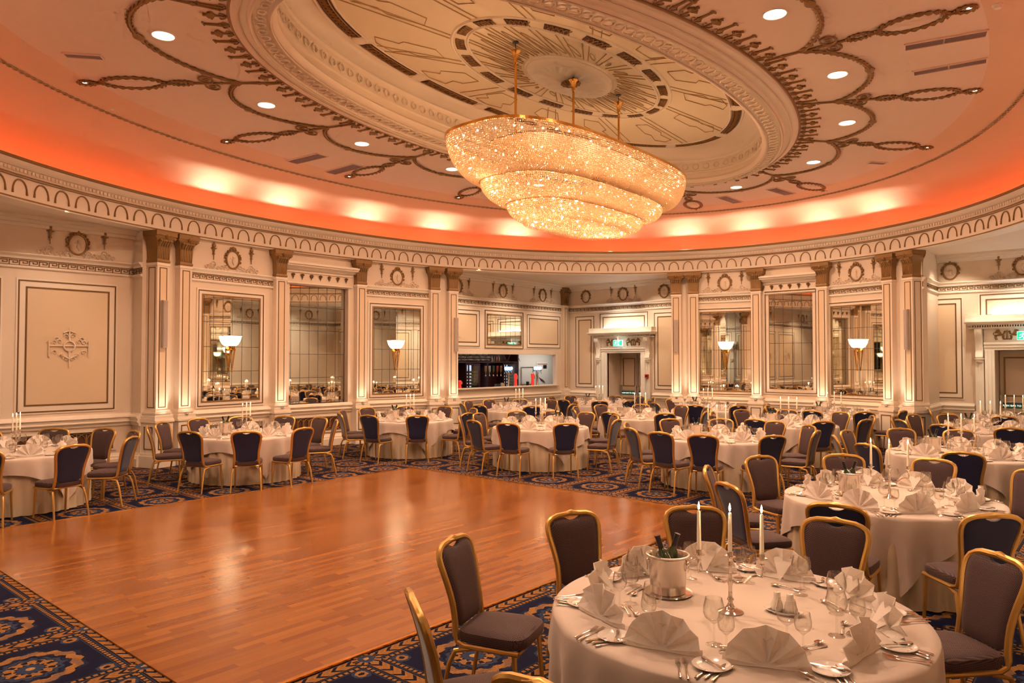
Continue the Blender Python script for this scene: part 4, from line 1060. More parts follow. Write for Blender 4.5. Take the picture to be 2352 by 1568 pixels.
for x, lb, sd in ((16.80, 'left glass fronted wine fridge in the back bar', 'left'), (18.62, 'right glass fronted wine fridge in the back bar', 'right')):
    fridge(x, lb)
    for j in range(7):
        for i in range(4): tag(mobj('chilled_bottle', fbm, None, T(x + .12 + i*.105, BY1-.34, .95 + .10 + j*.105)), f'wine bottle lying in the {sd} lit fridge', 'bottle', f'bottles in the {sd} wine fridge')
bcol = [(.30, .16, .05), (.45, .40, .32), (.06, .10, .05), (.35, .05, .03)]
bms = [mat('spirit_%d' % i, c, .15, coat=.6) for i, c in enumerate(bcol)]
for i in range(5):
    x = 17.62 + i*.19; r = empty('optic_bottle', T(x, BY1-.45, 1.52), f'upturned spirit bottle on the wall optics, {ordr[i]} from the left', 'bottle', 'upturned spirit bottles')
    mb = MB(); mb.lathe([(a, .36-b) for a, b in bottle_prof(.30, .045)], 12); mb.obj('bottle_body', bms[i % 4], r, smooth=True)
    mb = MB(); mb.lathe([(.001, -.02), (.018, -.01), (.03, .03), (.018, .06), (.001, .06)], 10); mb.obj('optic', STEEL, r, smooth=True)
for i, (x, h) in enumerate(((18.1, .16), (18.2, .22), (18.32, .20), (18.45, .18), (16.2, .28))):
    mb = MB(); mb.lathe(bottle_prof(h*1.2, .035), 12); tag(mb.obj('bar_bottle', bms[(i+1) % 4], None, T(x, BY1-.3, 2.02), smooth=True), f'spirit bottle on the top shelf of the back bar, {ordr[i]} from the right' if False else f'spirit bottle on top of the back bar, number {i+1}'.replace(f'number {i+1}', ['leftmost of the group', 'tall one in the group', 'middle one in the group', 'rightmost of the group', 'alone on the left'][i]), 'bottle', 'spirit bottles on the back bar')
def taps(x, label):
    r = empty('beer_tap', T(x, BY0+.20, 1.185), label, 'beer tap', 'chrome beer taps')
    mb = MB(); mb.tube([(0, 0, 0), (0, 0, .08), (.02, 0, .3), (-.02, 0, .42), (-.05, 0, .52)], [.06, .035, .035, .04, .03], 10); mb.tube([(-.22, -.02, .54), (.18, -.02, .54)], .035, 8)
    for i in range(3): mb.tube([(-.17 + i*.13, -.04, .52), (-.17 + i*.13, -.09, .47), (-.17 + i*.13, -.09, .42)], .012, 6)
    mb.obj('column', STEEL, r, smooth=True)
    for i in range(3): mb = MB(); mb.lathe([(.001, -.02), (.05, -.02), (.05, .02), (.001, .02)], 14, (0, 0, 0)); mb.v = [(a, c - .06, b + .62) for a, b, c in mb.v]; mb.obj('lit_badge', GLOWB, r, Matrix.Translation((-.17 + i*.13, 0, 0)), smooth=True)
taps(17.55, 'chrome beer tap column with three blue lit badges, left one on the bar'); taps(19.05, 'chrome beer tap column with three blue lit badges, right one on the bar')
for x, lb in ((17.92, 'tall red beer font on the bar, beside the left taps'), (18.80, 'tall red beer font on the bar, beside the right taps'), (15.35, 'short red bottle light at the left end of the bar')):
    mb = MB(); s = .62 if x < 16 else 1; mb.lathe([(.07, 0), (.055, .08*s), (.045, .25*s), (.06, .40*s), (.045, .44*s), (.001, .45*s)], 14); r = tag(mb.obj('beer_font', RED, None, T(x, BY0+.2, 1.185), smooth=True), lb, 'beer font')
    mb = MB(); mb.box(-.02, .09, -.03, -.0, .26*s, .38*s); mb.obj('badge', STEEL, r)
mb = MB(); mb.lathe([(.025, 0), (.032, .13), (.028, .13), (.022, .01), (.001, .01)], 12); bg = mb.mesh('bar_glass', GLASS, True)
for i, x in enumerate((16.95, 17.05, 17.15, 18.2, 18.32, 18.44)): tag(mobj('bar_glass', bg, None, T(x, BY0+.22, 1.185)), 'small empty glass standing on the bar, ' + ('left group' if x < 18 else 'right group'), 'glass', 'small glasses on the bar')
mb = MB(); mb.lathe([(.001, 0), (.04, 0), (.05, .17), (.001, .17)], 12); tag(mb.obj('shaker_tin', BLACK, None, T(18.56, BY0+.22, 1.185), smooth=True), 'black tapered shaker on the bar left of the right red font', 'shaker')
for i, x in enumerate((17.22, 17.30)):
    mb = MB(); mb.box(0, .07, 0, .05, 0, .16 - .02*i); tag(mb.obj('menu_box', mat('card_tan_%d' % i, (.42, .34, .24), .6), None, T(x, BY0+.18, 1.185)), f'tan menu card box on the bar beside the left taps, {"left" if i == 0 else "right"} one', 'box')
r = empty('wall_poster', T(21.2, BY1-.01, 1.55), 'white bar wall poster with a red line and dark square', 'poster')
mb = MB(); mb.box(-.35, .35, -.01, 0, -.6, .45); mb.obj('sheet', mat('poster_paper', (.7, .67, .62), .7), r)
mb = MB(); mb.box(-.28, .30, -.014, -.01, .36, .385); mb.obj('red_line', mat('poster_red', (.35, .05, .05), .6), r)
mb = MB(); mb.box(.05, .26, -.014, -.01, .20, .34); mb.obj('dark_square', BLACK, r)
mb = MB()
for i in range(4): mb.tube([(-.2 + i*.07, -.012, -.12 - i*.03), (-.06 + i*.07, -.014, -.26 - i*.02)], .018, 5)
for i in range(5): mb.tube([(-.28 + i*.1, -.012, -.52), (-.18 + i*.1, -.014, -.44)], .02, 5)
mb.obj('printed_motif', mat('poster_ink', (.16, .07, .06), .6), r)
r = empty('framed_notice', T(20.35, BY1-.01, 1.52), 'thin grey framed notice on the bar room wall behind the right taps', 'notice')
mb = MB(); mb.frame(-.38, .30, -.34, .30, .025, -.02, 0); mb.obj('frame', STEEL, r); mb = MB(); mb.box(-.355, .275, -.006, -.002, -.315, .275); mb.obj('sheet', BWALL, r)

# ---------------------------------------------------------------- chandelier
CH = Vector((10.02, 7.12, 0))
ch = empty('chandelier', T(CH.x, CH.y, 4.3), 'huge three tiered oval crystal chandelier hanging on three gold rods', 'chandelier')
CA, CB, CE = 2.67, 1.15, 3.0
tiers = [(5.44, 4.83, 1.0, .765), (4.83, 4.54, .757, .57), (4.54, 4.31, .562, .42)]
def shell(tier, s):
    z0, z1, k0, k1 = tiers[tier]; a = s*pi/2; return k0 - (k0-k1)*(1-cos(a)), z0 - (z0-z1)*sin(a)
def chpt(k, z, t): x, y = sup((0, 0), CA*k, CB*k + (1-k)*.08, CE, t); return (x, y, z-4.3)
def arc_ts(k, sp):
    N = 1200; P = [chpt(k, 5, 2*pi*i/N) for i in range(N+1)]; L = [0]
    for i in range(N): L.append(L[-1] + hypot(P[i+1][0]-P[i][0], P[i+1][1]-P[i][1]))
    n = int(L[-1]/sp); out = []; j = 0
    for q in range(n):
        g = L[-1]*q/n
        while L[j+1] < g: j += 1
        f = (g-L[j])/max(1e-9, L[j+1]-L[j]); out.append(2*pi*(j+f)/N)
    return out
random.seed(11)
OV = [(0,0,1),(1,0,0),(0,1,0),(-1,0,0),(0,-1,0),(0,0,-1)]; OF = [(0,1,2),(0,2,3),(0,3,4),(0,4,1),(5,2,1),(5,3,2),(5,4,3),(5,1,4)]
def bead(mb, c, r):
    a = random.random()*6.28; ca, sa = cos(a)*r, sin(a)*r
    mb.add([(c[0] + x*ca - y*sa, c[1] + x*sa + y*ca, c[2] + z*r*1.1) for x, y, z in OV], OF)
for ti in range(3):
    mb = MB(); ts = arc_ts(tiers[ti][2], .0295); rows = (33, 19, 14)[ti]
    for j in range(rows):
        k, z = shell(ti, j/(rows-1))
        for t in ts: bead(mb, chpt(k, z, t), .0128)
    tag(mb.obj('crystal_curtain', CRYSTAL, ch), kind='stuff')
mb = MB()
for j in range(12):
    k = .42*(1 - j/12); z = 4.31 - .035*sin(j/11*pi)*0 - .02
    for t in arc_ts(max(k, .03), .036): bead(mb, chpt(k, z - .03*(1-abs(k/.42)), t), .0125)
for t in arc_ts(.43, .034):
    for q in range(3): bead(mb, chpt(.43, 4.31 - q*.022, t), .010)
tag(mb.obj('crystal_base', CRYSTAL, ch), kind='stuff')
mb = MB()
for t in arc_ts(1.0, .12):          # droplets just under the rim
    bead(mb, chpt(.995, 5.40, t), .018)
for ti in (0, 1, 2):
    k, z = tiers[ti][2], tiers[ti][0]
    m = MB(); P = [chpt(k+.004, z, 2*pi*i/200) for i in range(200)]
    rows = [[(p[0]*s_, p[1]*s_, p[2]+dz) for p in P] for s_, dz in ((1.0, -.012 if ti else -.03), (1.004, -.012 if ti else -.03), (1.004, .012), (1.0, .012), (1.0, -.012 if ti else -.03))]
    m.loft(rows); m.obj('gold_rim', BRASSL, ch)
tag(mb.obj('rim_drops', CRYSTAL, ch), kind='stuff')
mb = MB()
for z, k in ((5.40, .97), (4.85, .70)):
    for i in range(5): t = pi*(i+.5)/5; a, b = chpt(k, z, t), chpt(k, z, t + pi); mb.tube([a, b], .005, 4)
mb.obj('inner_frame', GOLDP, ch)
mb = MB(); mb.ball((0, 0, 0), .015, 6, 4); bm_ = mb.mesh('bulb', BULB, True); bl = []
for ti, (cnt, ss, kk) in enumerate(((36, (.08, .40, .72), (.93, .88, .84)), (22, (.2, .7), (.9, .85)), (15, (.4, .85), (.85, .8)))):
    for s, q in zip(ss, kk):
        k, z = shell(ti, s)
        for t in arc_ts(1.0, .1)[::4] if False else [2*pi*(i + random.uniform(-.3, .3))/cnt for i in range(cnt)]: bl.append(chpt(k*q, z + random.uniform(-.06, .05), t))
mb = MB()
P = [chpt(.70, 5.435, 2*pi*i/96) for i in range(96)]
mb.loft([P, [(x, y, z+.02) for x, y, z in P]], True, True, True); mb.obj('light_block_plate', mat('chandelier_light_block', (.16, .085, .03), .5), ch)  # plate added to block the chandelier's upward light from the dome
random.shuffle(bl)
for p in bl[:98]: mobj('bulb', bm_, ch, Matrix.Translation(p))
mb = MB()
for p in bl[98:]: mb.ball(p, .015, 6, 4)
tag(mb.obj('bulbs', BULB, ch, smooth=True), kind='stuff')
for x, in ((-1.65,), (-.14,), (1.28,)):
    rd = empty('hanging_rod'); rd.parent = ch; rd.matrix_local = Matrix.Translation((x, 0, 0))
    mb = MB(); mb.tube([(0, 0, 5.42-4.3), (0, 0, 6.70-4.3)], .020, 10); mb.obj('tube', BRASSL, rd, smooth=True)
    mb = MB(); mb.lathe([(.022, 2.30), (.035, 2.32), (.028, 2.34), (.035, 2.40), (.055, 2.46), (.085, 2.50), (.07, 2.51), (.02, 2.48)], 14); mb.obj('cup', BRASSL, rd, smooth=True)
    mb = MB(); mb.tube([(0, 0, 2.48), (0, 0, 2.645)], .006, 5); mb.lathe([(.001, 2.63), (.05, 2.635), (.05, 2.648)], 10); mb.obj('hook', BLACK, rd, smooth=True)
for i, (x, y, z, e) in enumerate([(-1.95 + .65*k_, (.25, -.25)[k_ % 2], 4.98, 15) for k_ in range(7)] + [(-.9, 0, 4.62, 16), (0, 0, 4.60, 16), (.9, 0, 4.62, 16)]):
    light('POINT', 'chandelier_glow', (CH.x + x, CH.y + y, z), e, (1, .57, .30), .20)
# ---------------------------------------------------------------- banquet chair
def back_y(z): q = max(0, (z-.44)/.51); return -.205 - .035*q - .085*q*q
def half_w(z):
    K = [(.40, .190), (.50, .178), (.60, .176), (.70, .190), (.80, .210), (.86, .217), (.90, .209), (.925, .182), (.942, .125), (.950, .0)]
    for (a, b), (c, d) in zip(K, K[1:]):
        if z <= c: return b + (d-b)*(z-a)/(c-a)
    return 0
def build_chair():
    r = empty('banquet_chair')
    mb = MB(); rows = []; m = 28
    def rr(hx, f, z, ins):      # rounded trapezoid outline of the seat
        P = []
        for i in range(m):
            a = 2*pi*i/m; x = math.copysign(abs(cos(a))**.42, cos(a)); y = math.copysign(abs(sin(a))**.42, sin(a))
            w = (.212 + .012*y) - ins; P.append((x*w, y*(.222-ins) + .01, z))
        return P
    for ins, z in ((.02, .405), (.004, .412), (0, .43), (0, .452), (.006, .468), (.025, .479), (.07, .486), (.14, .490)): rows.append(rr(0, 0, z, ins))
    rows.append([(x*.02, y*.02, .492) for x, y, z in rows[-1]]); mb.loft(rows, True, True); mb.obj('seat', FABRIC, r, smooth=True)
    # back cushions: front in dotted fabric, rear in navy velvet
    zs = [.475, .50, .56, .62, .68, .74, .80, .85, .885, .905, .920, .932]; nx = 14
    def pad(sign):
        mb = MB(); rows = []
        for k, z in enumerate(zs):
            hw = half_w(z) - .012; row = []
            if k == 0: hw *= .72
            if k == 1: hw *= .93
            for i in range(nx+1):
                x = -hw + 2*hw*i/nx; u = x/max(hw, .01); zz = z
                zz = min(z, .936 - .030*max(0, cos(pi*x/.14))**.7 if abs(x) < .07 else .936)
                e = min(1.0, (1-abs(u))*5, k*.7, (len(zs)-1-k)*.4) ; e = max(0, e)
                row.append((x, back_y(zz) + sign*(.006 + (.020 if sign > 0 else .012)*e), zz))
            rows.append(row)
        mb.loft(rows, False)
        edge = [q for q in rows[0]] + [q[-1] for q in rows[1:-1]] + rows[-1][::-1] + [q[0] for q in rows[1:-1]][::-1]
        mb.loft([edge, [(x, back_y(z), z) for x, y, z in edge]]); return mb
    pad(1).obj('backrest', FABRIC, r, smooth=True); pad(-1).obj('back_panel', VELVET, r, smooth=True)
    # arched gold frame that runs down and forward into the seat rails
    mb = MB(); P = []
    side = [.445, .50, .56, .62, .68, .74, .80, .85, .885, .91, .93, .942, .95]
    L = [(-half_w(z), back_y(z), z) for z in side]; Rr_ = [(-x, y, z) for x, y, z in L[::-1]]
    seg = [(-.205, .20, .395), (-.205, 0, .395), (-.200, -.14, .395), (-.190, -.19, .41)]
    top = [(-.06, back_y(.952), .955), (0, back_y(.952), .957), (.06, back_y(.952), .955)]
    P = seg + L + top + Rr_ + [(-x, y, z) for x, y, z in seg[::-1]]
    mb.tube(P, [.015]*4 + [.0195]*(len(P)-8) + [.015]*4, 8)
    mb.tube([(-.205, .195, .395), (.205, .195, .395)], .012, 6); mb.tube([(-.19, -.185, .40), (.19, -.185, .40)], .012, 6)
    mb.obj('frame', BRASS, r, smooth=True)
    mb = MB(); mb.tube([(0, -.10, .385), (0, -.20, .36), (.012, -.235, .28), (.025, -.29, .0)], [.013, .015, .015, .012], 8); lr = mb
    for s in (1, -1):
        m2 = MB(); m2.v = [(s*(x + .20), y, z) for x, y, z in lr.v]; m2.f = lr.f; m2.m = lr.m; m2.obj('leg', BRASS, r, smooth=True)
        m2 = MB(); m2.tube([(s*.20, .17, .39), (s*.208, .20, .0)], [.015, .012], 8); m2.obj('leg', BRASS, r, smooth=True)
    return proto(r)
CHAIR = build_chair()
# ---------------------------------------------------------------- tableware prototypes
def glass_proto(h, rb, rr_, rf, name):
    mb = MB(); s = h*.48; zb = s + (h-s)*.40
    out = [(.001, .0), (rf, .0), (rf, .002), (rf*.5, .006), (.005, .014), (.0038, s*.5), (.0045, s-.008), (rb*.45, s+.006), (rb*.85, s+(zb-s)*.5), (rb, zb), (rb*.97, zb+(h-zb)*.4), (rr_, h)]
    inn = [(rr_-.0012, h), (rb*.97-.0015, zb+(h-zb)*.4), (rb-.0016, zb), (rb*.83, s+(zb-s)*.52), (rb*.40, s+.011), (.001, s+.007)]
    mb.lathe(out + inn, 14); o = mb.obj(name, GLASS, None, smooth=True); KIDS[o.name] = []; return o
GLW = glass_proto(.212, .049, .038, .038, 'wine_glass'); GLS = glass_proto(.178, .038, .031, .034, 'small_wine_glass')
def napkin_proto():
    mb = MB(); n = 10; R0 = .172
    A = [R(9 + 162*i/n) for i in range(n+1)]
    def row(r, amp, off, dz=0): return [(r*cos(a)*1.0, (amp if i % 2 else -amp) + off, .006 + r*sin(a)*.98 + dz) for i, a in enumerate(A)]
    for off in (0.0, .004):
        rows = [row(.008, .0, off), row(R0*.35, .010, off), row(R0*.7, .016, off), row(R0, .015, off)]
        for i in range(n+1):
            if i % 2 == 0: x, y, z = rows[3][i]; rows[3][i] = (x*.995, y, z*.995)
        mb.loft(rows, False)
    mb.loft([row(R0, .015, 0), row(R0, .015, .004)], False)
    for s in (-1, 1):     # folded wings that stand the fan up
        mb.loft([[(0, -.006, .004), (s*.09, -.012, .004), (s*.18, -.004, .004)], [(0, .0, .03), (s*.09, -.002, .022), (s*.178, .004, .032)], [(s*.01, .05, .003), (s*.09, .045, .004), (s*.15, .03, .004)]], False)
    mb.add([(-.06, .004, .12), (.06, .004, .12), (0, .10, .003)], [(0, 1, 2)])
    o = mb.obj('fan_napkin', NAPK, None); KIDS[o.name] = []; return o
NAP = napkin_proto()
mb = MB(); mb.lathe([(.001, .004), (.045, .004), (.055, .0), (.058, .003), (.080, .014), (.082, .016), (.080, .017), (.056, .007), (.045, .006), (.001, .006)], 22); PLT = mb.obj('side_plate', PORC, None, smooth=True); KIDS[PLT.name] = []
def knife_proto(L, name, w=.010):
    mb = MB(); b = L*.55
    mb.add([(-.004, 0, .003), (.004, 0, .003), (-w*.9, b*.5, .004), (w*.6, b*.5, .004), (-w, b*.85, .004), (w*.5, b*.8, .004), (-w*.2, b, .004)], [(0, 1, 3, 2), (2, 3, 5, 4), (4, 5, 6)])
    k = len(mb.v); mb.v += [(x, y, z-.0025) for x, y, z in mb.v]; mb.f += [tuple(i + k for i in f)[::-1] for f in mb.f[:]]; mb.m += mb.m[:]
    mb.tube([(0, .0, .005), (0, -.02, .006), (0, -L*.38, .007), (0, -L*.45, .006)], [.004, .0055, .0085, .005], 8, flat=.6)
    o = mb.obj(name, SILVER, None, smooth=True); KIDS[o.name] = []; return o
def fork_proto(L, name):
    mb = MB(); mb.tube([(0, -L*.5, .004), (0, -L*.45, .005), (0, -L*.1, .006), (0, .02, .008), (0, L*.18, .006)], [.005, .0075, .003, .0035, .008], 7, flat=.4)
    for x in (-.0085, -.0028, .0028, .0085): mb.tube([(x*.6, L*.17, .006), (x, L*.25, .004), (x, L*.38, .006), (x, L*.48, .010)], .0016, 5)
    o = mb.obj(name, SILVER, None, smooth=True); KIDS[o.name] = []; return o
def spoon_proto(L, name, w=.020):
    mb = MB(); mb.tube([(0, -L*.5, .004), (0, -L*.45, .005), (0, -L*.1, .006), (0, L*.18, .007)], [.005, .0075, .003, .0035], 7, flat=.4)
    rows = [[(k*w*cos(2*pi*i/14), L*.33 + k*w*1.5*sin(2*pi*i/14), .004 + .007*k*k) for i in range(14)] for k in (1.0, .8, .5, .1)]
    mb.loft(rows); mb.loft([[(x, y, z+.0015) for x, y, z in r_] for r_ in rows]); mb.loft([rows[0], [(x, y, z+.0015) for x, y, z in rows[0]]])
    o = mb.obj(name, SILVER, None, smooth=True); KIDS[o.name] = []; return o
KN, KN2, BK = knife_proto(.235, 'dinner_knife'), knife_proto(.205, 'starter_knife', .009), knife_proto(.165, 'butter_knife', .009)
FK, FK2, DF = fork_proto(.205, 'dinner_fork'), fork_proto(.18, 'starter_fork'), fork_proto(.165, 'dessert_fork')
SP, SSP = spoon_proto(.17, 'dessert_spoon', .018), spoon_proto(.185, 'soup_spoon', .024)
def candelabra_proto():
    r = empty('candelabra')
    mb = MB(); mb.lathe([(.001, .0), (.062, .0), (.064, .006), (.050, .012), (.030, .020), (.018, .035), (.012, .05), (.018, .065), (.011, .08), (.009, .13), (.015, .15), (.010, .165), (.008, .22), (.012, .235), (.008, .25)], 16); mb.obj('stem', SILVER, r, smooth=True)
    for s in (-1, 1):
        mb = MB(); mb.tube([(0, 0, .165), (s*.03, 0, .150), (s*.07, 0, .155), (s*.10, 0, .185), (s*.13, 0, .195), (s*.155, 0, .19), (s*.16, 0, .215), (s*.155, 0, .245)], [.007]*6 + [.007, .006], 7)
        mb.tube([(s*.07, 0, .155), (s*.06, 0, .175), (s*.08, 0, .18)], .004, 5); mb.obj('arm', SILVER, r, smooth=True)
    for x in (-.155, 0, .155):
        mb = MB(); mb.lathe([(.006, .245), (.012, .252), (.008, .26), (.014, .275), (.028, .282), (.028, .285), (.014, .284), (.013, .305), (.016, .308), (.012, .308)], 14, (x, 0, 0)); mb.obj('candle_cup', SILVER, r, smooth=True)
    return proto(r)
CAND = candelabra_proto()
def candle_proto():
    mb = MB(); mb.lathe([(.001, 0), (.0115, .0), (.0105, .10), (.0085, .21), (.006, .216), (.001, .217)], 12); o = mb.obj('candle', WAX, None, smooth=True)
    mb = MB(); mb.cyl((0, 0, .215), (0, 0, .226), .0012, 5); mb.obj('wick', BLACK, o)
    mb = MB(); mb.lathe([(.001, .222), (.004, .226), (.006, .236), (.0045, .248), (.002, .258), (.0003, .264)], 10); mb.obj('flame', FLAME, o, smooth=True); return proto(o)
CANDLE = candle_proto()
def bucket_proto():
    r = empty('ice_bucket')
    mb = MB(); mb.lathe([(.001, .002), (.128, .002), (.135, .010), (.133, .012), (.11, .009), (.001, .008)], 28); mb.obj('tray', SILVER, r, smooth=True)
    mb = MB(); mb.lathe([(.001, .010), (.092, .010), (.096, .016), (.104, .200), (.108, .206), (.118, .212), (.120, .219), (.112, .221), (.101, .208), (.090, .022), (.001, .020)], 32); mb.obj('pail', BUCKM, r, smooth=True)
    for s in (-1, 1):
        mb = MB(); mb.ball((s*.107, 0, .175), .014, 8, 5); mb.tube([(s*.112, .022*cos(a), .150 + .026*sin(a)) for a in [2*pi*i/12 for i in range(12)]], .0035, 5, cyc=True); mb.obj('ring_handle', SILVER, r, smooth=True)
    return proto(r)
BUCK = bucket_proto()
def wine_proto():
    mb = MB(); mb.lathe([(.001, 0), (.036, .002), (.037, .01), (.037, .175), (.030, .205), (.016, .225), (.0145, .235)], 16); o = mb.obj('wine_bottle', BOTTLE, None, smooth=True)
    mb = MB(); mb.lathe([(.0150, .228), (.0150, .295), (.0165, .296), (.0165, .303), (.001, .304)], 14); mb.obj('foil_cap', FOIL, o, smooth=True)
    mb = MB(); mb.lathe([(.0376, .05), (.0376, .14)], 16); mb.obj('paper_label', PORC, o, smooth=True); return proto(o)
WINE = wine_proto()
def cruet_dish():
    r = empty('cruet_dish'); mb = MB(); rows = []
    for k, z in ((.05, .004), (.8, .004), (1.0, .014), (1.03, .016), (1.0, .018), (.78, .008), (.05, .007)): rows.append([(k*.095*cos(2*pi*i/28), k*.055*sin(2*pi*i/28), z) for i in range(28)])
    mb.loft(rows); mb.obj('dish', PORC, r, smooth=True)
    mb = MB(); mb.prism([(-.082, -.02), (-.05, -.042), (.05, -.042), (.082, -.015), (.07, .03), (-.06, .036)], .0085, .0115, 2); mb.obj('black_paper', BLACK, r); return proto(r)
CRD = cruet_dish()
mb = MB(); mb.lathe([(.001, 0), (.026, 0), (.030, .012), (.029, .030), (.020, .055), (.0175, .075), (.018, .085), (.014, .092), (.001, .094)], 18); PEP = mb.obj('pepper_pot', PORC, None, smooth=True); mb = MB(); mb.ball((0, 0, .0945), .0015, 5, 3); mb.obj('pouring_hole', BLACK, PEP); proto(PEP)
mb = MB(); mb.lathe([(.001, 0), (.026, 0), (.030, .012), (.029, .030), (.020, .055), (.0175, .075), (.018, .085), (.014, .092), (.001, .094)], 18); SAL = mb.obj('salt_pot', PORC, None, smooth=True); mb = MB(); mb.ball((0, 0, .0945), .0015, 5, 3); mb.obj('pouring_hole', BLACK, SAL); proto(SAL)

# ---------------------------------------------------------------- tables
TZ = .76
mb = MB(); mb.lathe([(.001, TZ-.03), (.90, TZ-.03), (.90, TZ-.008), (.001, TZ-.008)], 40); tt_me = mb.mesh('table_top', mat('ply_board', (.35, .22, .12), .6), True)
mb = MB(); mb.tube([(0, 0, 0), (0, 0, TZ-.03)], .024, 8); leg_me = mb.mesh('table_leg', STEEL, True)
def cloth_meshes(rot, seed):
    random.seed(seed); n = 144; HS = 1.13; r0 = .925
    mb = MB(); rows = [[(.02*cos(2*pi*i/n), .02*sin(2*pi*i/n), TZ) for i in range(n)]]
    for k in (.3, .6, .85, .96): rows.append([(k*r0*cos(2*pi*i/n), k*r0*sin(2*pi*i/n), TZ + (.0006*sin(i*.7 + k*9))) for i in range(n)])
    ph = [random.uniform(0, 6.28) for _ in range(4)]
    for q in (0, .06, .2, .4, .6, .8, 1.0):
        row = []
        for i in range(n):
            a = 2*pi*i/n; al = a - rot; sq = HS/max(abs(cos(al)), abs(sin(al))); dr = max(.07, sq - r0); c = abs(((al/(pi/2)) % 1) - .5)*2   # c = 1 mid-side, 0 at the corner
            drop = dr*q; cor = (1-c); wv = (.010 + .030*cor)*sin(a*22 + ph[0]) + .012*sin(a*13 + ph[1])
            fold = -.05*cor**3*q if cor > .5 else 0
            rr = r0 + .004 + .010*min(1, q*8) + q*wv*min(1, dr*4) + .03*q*cor + fold
            row.append((rr*cos(a), rr*sin(a), TZ - (.004 if q == 0 else 0) - drop*(.985)))
        rows.append(row)
    mb.loft(rows); cl = mb.mesh('overlay_cloth', LINEN, 2)
    mb = MB(); rows = []; m = 300
    for z, w in ((TZ-.012, .004), (TZ-.06, .006), (.55, .011), (.3, .016), (.012, .020)):
        rows.append([((.905 + .012*(TZ-z) + w*sin(i*pi/4.2 + .6*sin(i*.13 + seed)) + .006*sin(i*.11 + seed))*cos(2*pi*i/m), (.905 + .012*(TZ-z) + w*sin(i*pi/4.2 + .6*sin(i*.13 + seed)) + .006*sin(i*.11 + seed))*sin(2*pi*i/m), z) for i in range(m)])
    mb.loft(rows); sk = mb.mesh('table_skirt', SKIRT, 2); return cl, sk
TBL = {   # key: (centre, name, chair angles, chair radius, candelabra view angle, bucket side, place settings offset)
 'T1': ((3.62, 1.60), 'nearest table', [105, 66, 32, -1, -37, 144, 181], 1.33, 1.0, -1),
 'T2': ((7.50, 1.76), 'second nearest table', [31, 67, 143, 107, 180, -145, -1, -36], 1.36, 1.0, -1),
 'L': ((11.70, 1.83), 'third table along the right', [150, -170, -133, 40, 10, 112, 76, -28, -64], 1.33, 1.0, -1),
 'M': ((15.75, 2.0), 'fourth table along the right', [162, -162, -125, 62, 34, 125, 92, -34, -64], 1.28, 1.0, -1),
 'N': ((18.75, 1.95), 'table by the right-hand doors', [180, 140, 100, -140, -100], 1.24, 1.0, -1),
 'A': ((3.20, 11.98), 'leftmost table', [-118, -82, -41, -7, 24, 56, 90, 125], 1.22, .28, -1),
 'B': ((6.62, 11.85), 'second table from the left', [156, 126, 93, 64, 33, 2, -27, -86, -118, -150], 1.25, .42, -1),
 'C': ((10.62, 12.08), 'table left of the bar', [159, 129, 90, 54, 17, -20, -80, -125, -163], 1.22, .52, -1),
 'D': ((11.12, 8.82), 'table by the dance floor corner', [128, 165, 93, -163, -124, -77, -34, -1, 29, 59], 1.26, .6, 1),
 'E': ((14.55, 12.25), 'table in front of the bar', [180, 148, 106, 72, 40, 5, -35, -80, -128], 1.25, .6, -1),
 'F': ((14.55, 8.62), 'central table in the far room', [-172, -130, -86, -46, -8, 30, 68, 105, 143], 1.27, .8, -1),
 'G': ((17.85, 11.95), 'corner table by the exit door', [-146, 173, 140, 104, 70, 15, -20, -52, -84, -115], 1.25, .65, -1),
 'H': ((11.45, 5.31), 'table right of the dance floor', [143, 106, 172, -162, -126, -81, 58, 22, -14, -48], 1.27, .92, -1),
 'I': ((18.00, 8.60), 'table under the first right-wall mirror', [-165, -127, -88, 65, 105, 150], 1.28, .75, -1),
 'J': ((14.80, 5.32), 'table under the middle right-wall mirror', [178, -140, 58, 22, -22, -60, -100, 98, 138], 1.27, 1.0, -1),
 'K': ((17.85, 5.35), 'table under the last right-wall mirror', [180, -140, -98, 140, 100], 1.22, .95, -1),
}
def ordv(lst, u, v):
    """wording of each angle's place round a table: near or far side, counted from the left"""
    out = {}; P = {a: view(u + cos(R(a)), v + sin(R(a))) for a in lst}; c = view(u, v)
    near = [a for a in lst if hypot(*P[a]) < hypot(*c)]; far = [a for a in lst if a not in near]
    for nm, L in (('near side', near), ('far side', far)):
        L.sort(key=lambda a: P[a][0]/P[a][1])
        for i, a in enumerate(L):
            w = ordr[i] if len(L) > 1 else 'only'
            if len(L) > 1 and i == 0: w = 'leftmost'
            elif len(L) > 1 and i == len(L)-1: w = 'rightmost'
            out[a] = (f'{w} on {nm}', nm)
    return out
first = True
